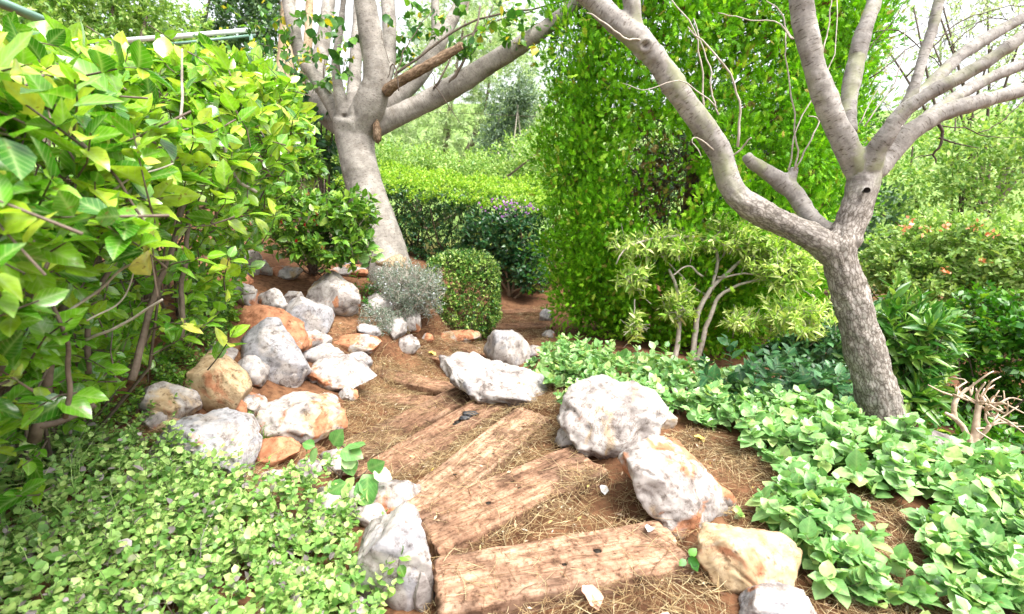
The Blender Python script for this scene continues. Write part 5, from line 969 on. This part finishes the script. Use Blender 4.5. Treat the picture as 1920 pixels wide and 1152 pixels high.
# --- pine-needle litter, dry leaves
r = np.random.default_rng(431)
def litter(name, label, m, pos, ln, wd, seed, flat=.25, segs=3, curl=.25, lift=.006):
    rr = np.random.default_rng(seed); n = len(pos); th = rr.uniform(0, 6.28, n); d = np.stack([np.cos(th), np.sin(th), rr.normal(0, flat, n)], -1); sd = np.stack([-np.sin(th), np.cos(th), 0*th], -1); t = np.linspace(-.5, .5, segs); cv = rr.normal(0, curl, n)
    l = ln*rr.uniform(.5, 1.2, n); P = pos[:, None]+l[:, None, None]*(t[None, :, None]*d[:, None]+((t**2)[None, :]*cv[:, None])[..., None]*sd[:, None])
    P[..., 2] += lift+rr.uniform(0, .02, n)[:, None]
    V, F = tubes(P, np.full((n, segs), wd)*np.array([.6]+[1]*(segs-2)+[.4]), 3, cap=False); me = npmesh(name, V, F, {'var': np.repeat(rr.uniform(0, .98, n), segs*3)}); o = link(name, me, m); return tag(o, label, 'litter', kind='stuff')
A1 = sample_ground(r, [(640,860),(640,760),(700,680),(780,640),(900,640),(1060,720),(1060,830),(1180,900),(1330,1000),(1380,1190),(790,1190),(800,960)], 21000)
A2 = sample_ground(r, [(1200,830),(1340,800),(1480,890),(1700,960),(1900,1190),(1560,1190),(1390,1000)], 5200)
A3 = sample_ground(r, [(440,900),(640,900),(640,840),(560,600),(700,560),(900,600),(1030,570),(1030,640),(720,700),(640,720)], 7500)
A4 = sample_ground(r, [(240,800),(300,740),(440,850),(480,900),(600,960),(420,940)], 2500)
A = np.concatenate([A1, A2, A3, A4])
dens = fbm(np.column_stack([A[:, :2]*2.6, A[:, 2]*0]), 3); A[:, 2] = ztop(A[:, 0], A[:, 1])
onpl = A[:, 2]-zt(A[:, 0], A[:, 1]) > .012; near = A[:, 1] < 2.75
keep = (r.uniform(0, 1, len(A)) < np.where(onpl & near, .10, np.where(onpl, .22, .85))*np.clip(.75+dens*1.2, .15, 1)); A = A[keep]
litter('pine_needles', 'dry straw coloured pine needles scattered over the path and beds', M['needle'], A, .125, .0013, 432)
def flat_litter(name, label, pos, size, tm, m, seed, cat='litter'):
    rr = np.random.default_rng(seed); n = len(pos); d = rr.normal(size=(n, 3))*np.array([1, 1, .25]); nn = np.array([0, 0, 1.0])+.45*rr.normal(size=(n, 3)); p = pos.copy(); p[:, 2] += .008; L_ = Leaves(); L_.add(p, d, nn, size*rr.uniform(.5, 1.3, n), rr.uniform(0, .98, n)); o = bake(name, L_.cat(), tm, m); return tag(o, label, cat, kind='stuff')
B = np.concatenate([A[r.choice(len(A), 900, replace=False)]]); flat_litter('leaf_litter', 'small dry brown and silvery leaves lying among the needles', B, .034, simple(.34, .3, -.2), M['dryleaf'], 441)
B = A[r.choice(len(A), 1300, replace=False)]; flat_litter('wood_chips', 'pale bark chips and grit between the needles', B, .014, diamond(.5, .1), M['dryleaf'], 442)
def dry_leaf(px, py, s, v, label, seed, rot):
    p = ground_pt(px, py); p = np.array([p[0], p[1], float(ztop(p[0], p[1]))+.012]); t = broad(.8, .35, -.15, .06); me = npmesh('fallen_leaf', t[0]*s-np.array([0, s*.5, 0]), t[1], {'rib': t[2], 'var': np.full(len(t[0]), 0.0)}); o = link('fallen_leaf', me, None, loc=p); me.materials.append(v); o.rotation_euler = (.15, .2, rot); tag(o, label, 'leaf')
M['lf_pink'] = plain_mat('pinkish_dry_leaf', (.42, .22, .15), (.58, .36, .26), 30); M['lf_yel'] = plain_mat('yellow_fallen_leaf', (.55, .42, .06), (.70, .58, .14), 30); M['lf_sil'] = plain_mat('silvery_dry_leaf', (.45, .42, .40), (.66, .63, .60), 30); M['lf_blk'] = plain_mat('charred_debris', (.02, .02, .022), (.07, .07, .075), 40)
dry_leaf(1105,1130,.10,M['lf_pink'],'large pinkish brown dry leaf below the nearest step',1,.6); dry_leaf(810,672,.09,M['lf_yel'],'yellow fallen leaf on the dark step',2,1.3); dry_leaf(1218,1018,.06,M['lf_sil'],'curled silvery dry leaf on the right end of the nearest step',3,2.6)
dry_leaf(1250,1175,.07,M['lf_pink'],'pinkish dry leaf near the bottom edge, right of centre',4,2.0); dry_leaf(1130,925,.06,M['lf_sil'],'grey dry leaf on needles between the two nearest steps',5,.2); dry_leaf(1310,830,.07,M['lf_yel'],'yellow green leaf lying on the right bed',6,.9)
for k, (px, py, s) in enumerate(((882,792,.05),(872,800,.035))):
    c = ground_pt(px, py); c[2] = ztop(c[0], c[1])+.01; o = lump('charred_debris', c*1.0, (s, s*.6, s*.3), M['lf_blk'], None, 9+k, 3, .5); tag(o, ('larger', 'smaller')[k]+' black charred lump lying on the fourth step', 'debris', 'charred lumps on the fourth step')
# --- metalwork beyond the hedge
rail = empty('metal_rail', at(420, 62, 7.5), 'pale green metal rail above the far end of the hedge', 'rail')
V, F = tubes(np.array([[at(180,80,7.0), at(350,67,7.3), at(480,56,7.6)]]), np.full((1, 3), .033), 12); link('handrail', npmesh('handrail', V, F), M['metal'], rail)
V, F = tubes(np.array([[at(180,95,7.0), at(350,80,7.3), at(480,66,7.6)]]), np.full((1, 3), .02), 8); link('lower_rail', npmesh('lower_rail', V, F), M['metal_green'], rail)
for px, d in ((190, 7.02), (470, 7.57)):
    a = at(px, 64, d); V, F = tubes(np.array([[a, [a[0], a[1], zt(a[0], a[1])-.1]]]), np.full((1, 2), .03), 8); link('post', npmesh('post', V, F), M['metal_green'], rail)
a, b = at(-60,-20,4.2), at(105,48,5.6); bar = npmesh('metal_beam', *tubes(np.array([[a, (a+b)/2, b]]), np.full((1, 3), .05), 4)); o = link('metal_beam', bar, M['metal_green']); tag(o, 'slanting green metal beam at the top left corner', 'beam')
P = crom([at(600,205,9.5), at(850,212,9.3), at(1060,222,9)], 12); o = link('wire', npmesh('wire', *tubes(P[None], np.full((1, 12), .004), 5)), M['twig_dark']); tag(o, 'thin dark wire stretched behind the pale tree', 'wire')

bgtree('shrub', 'green shrubs glimpsed behind the cypress column', 'shrub', gbase(1350, 10), [(at(1200,420,10), (1.4,.6,1.5)), (at(1420,420,10), (1.4,.6,1.5)), (at(1600,440,10), (1.2,.6,1.4)), (at(1300,250,10.5), (1.6,.6,1.3)), (at(1530,260,10.5), (1.4,.6,1.3))], 1500, 8, .13, M['far4'], TD, 212, shell=(.3, 1), stem_r=.04)
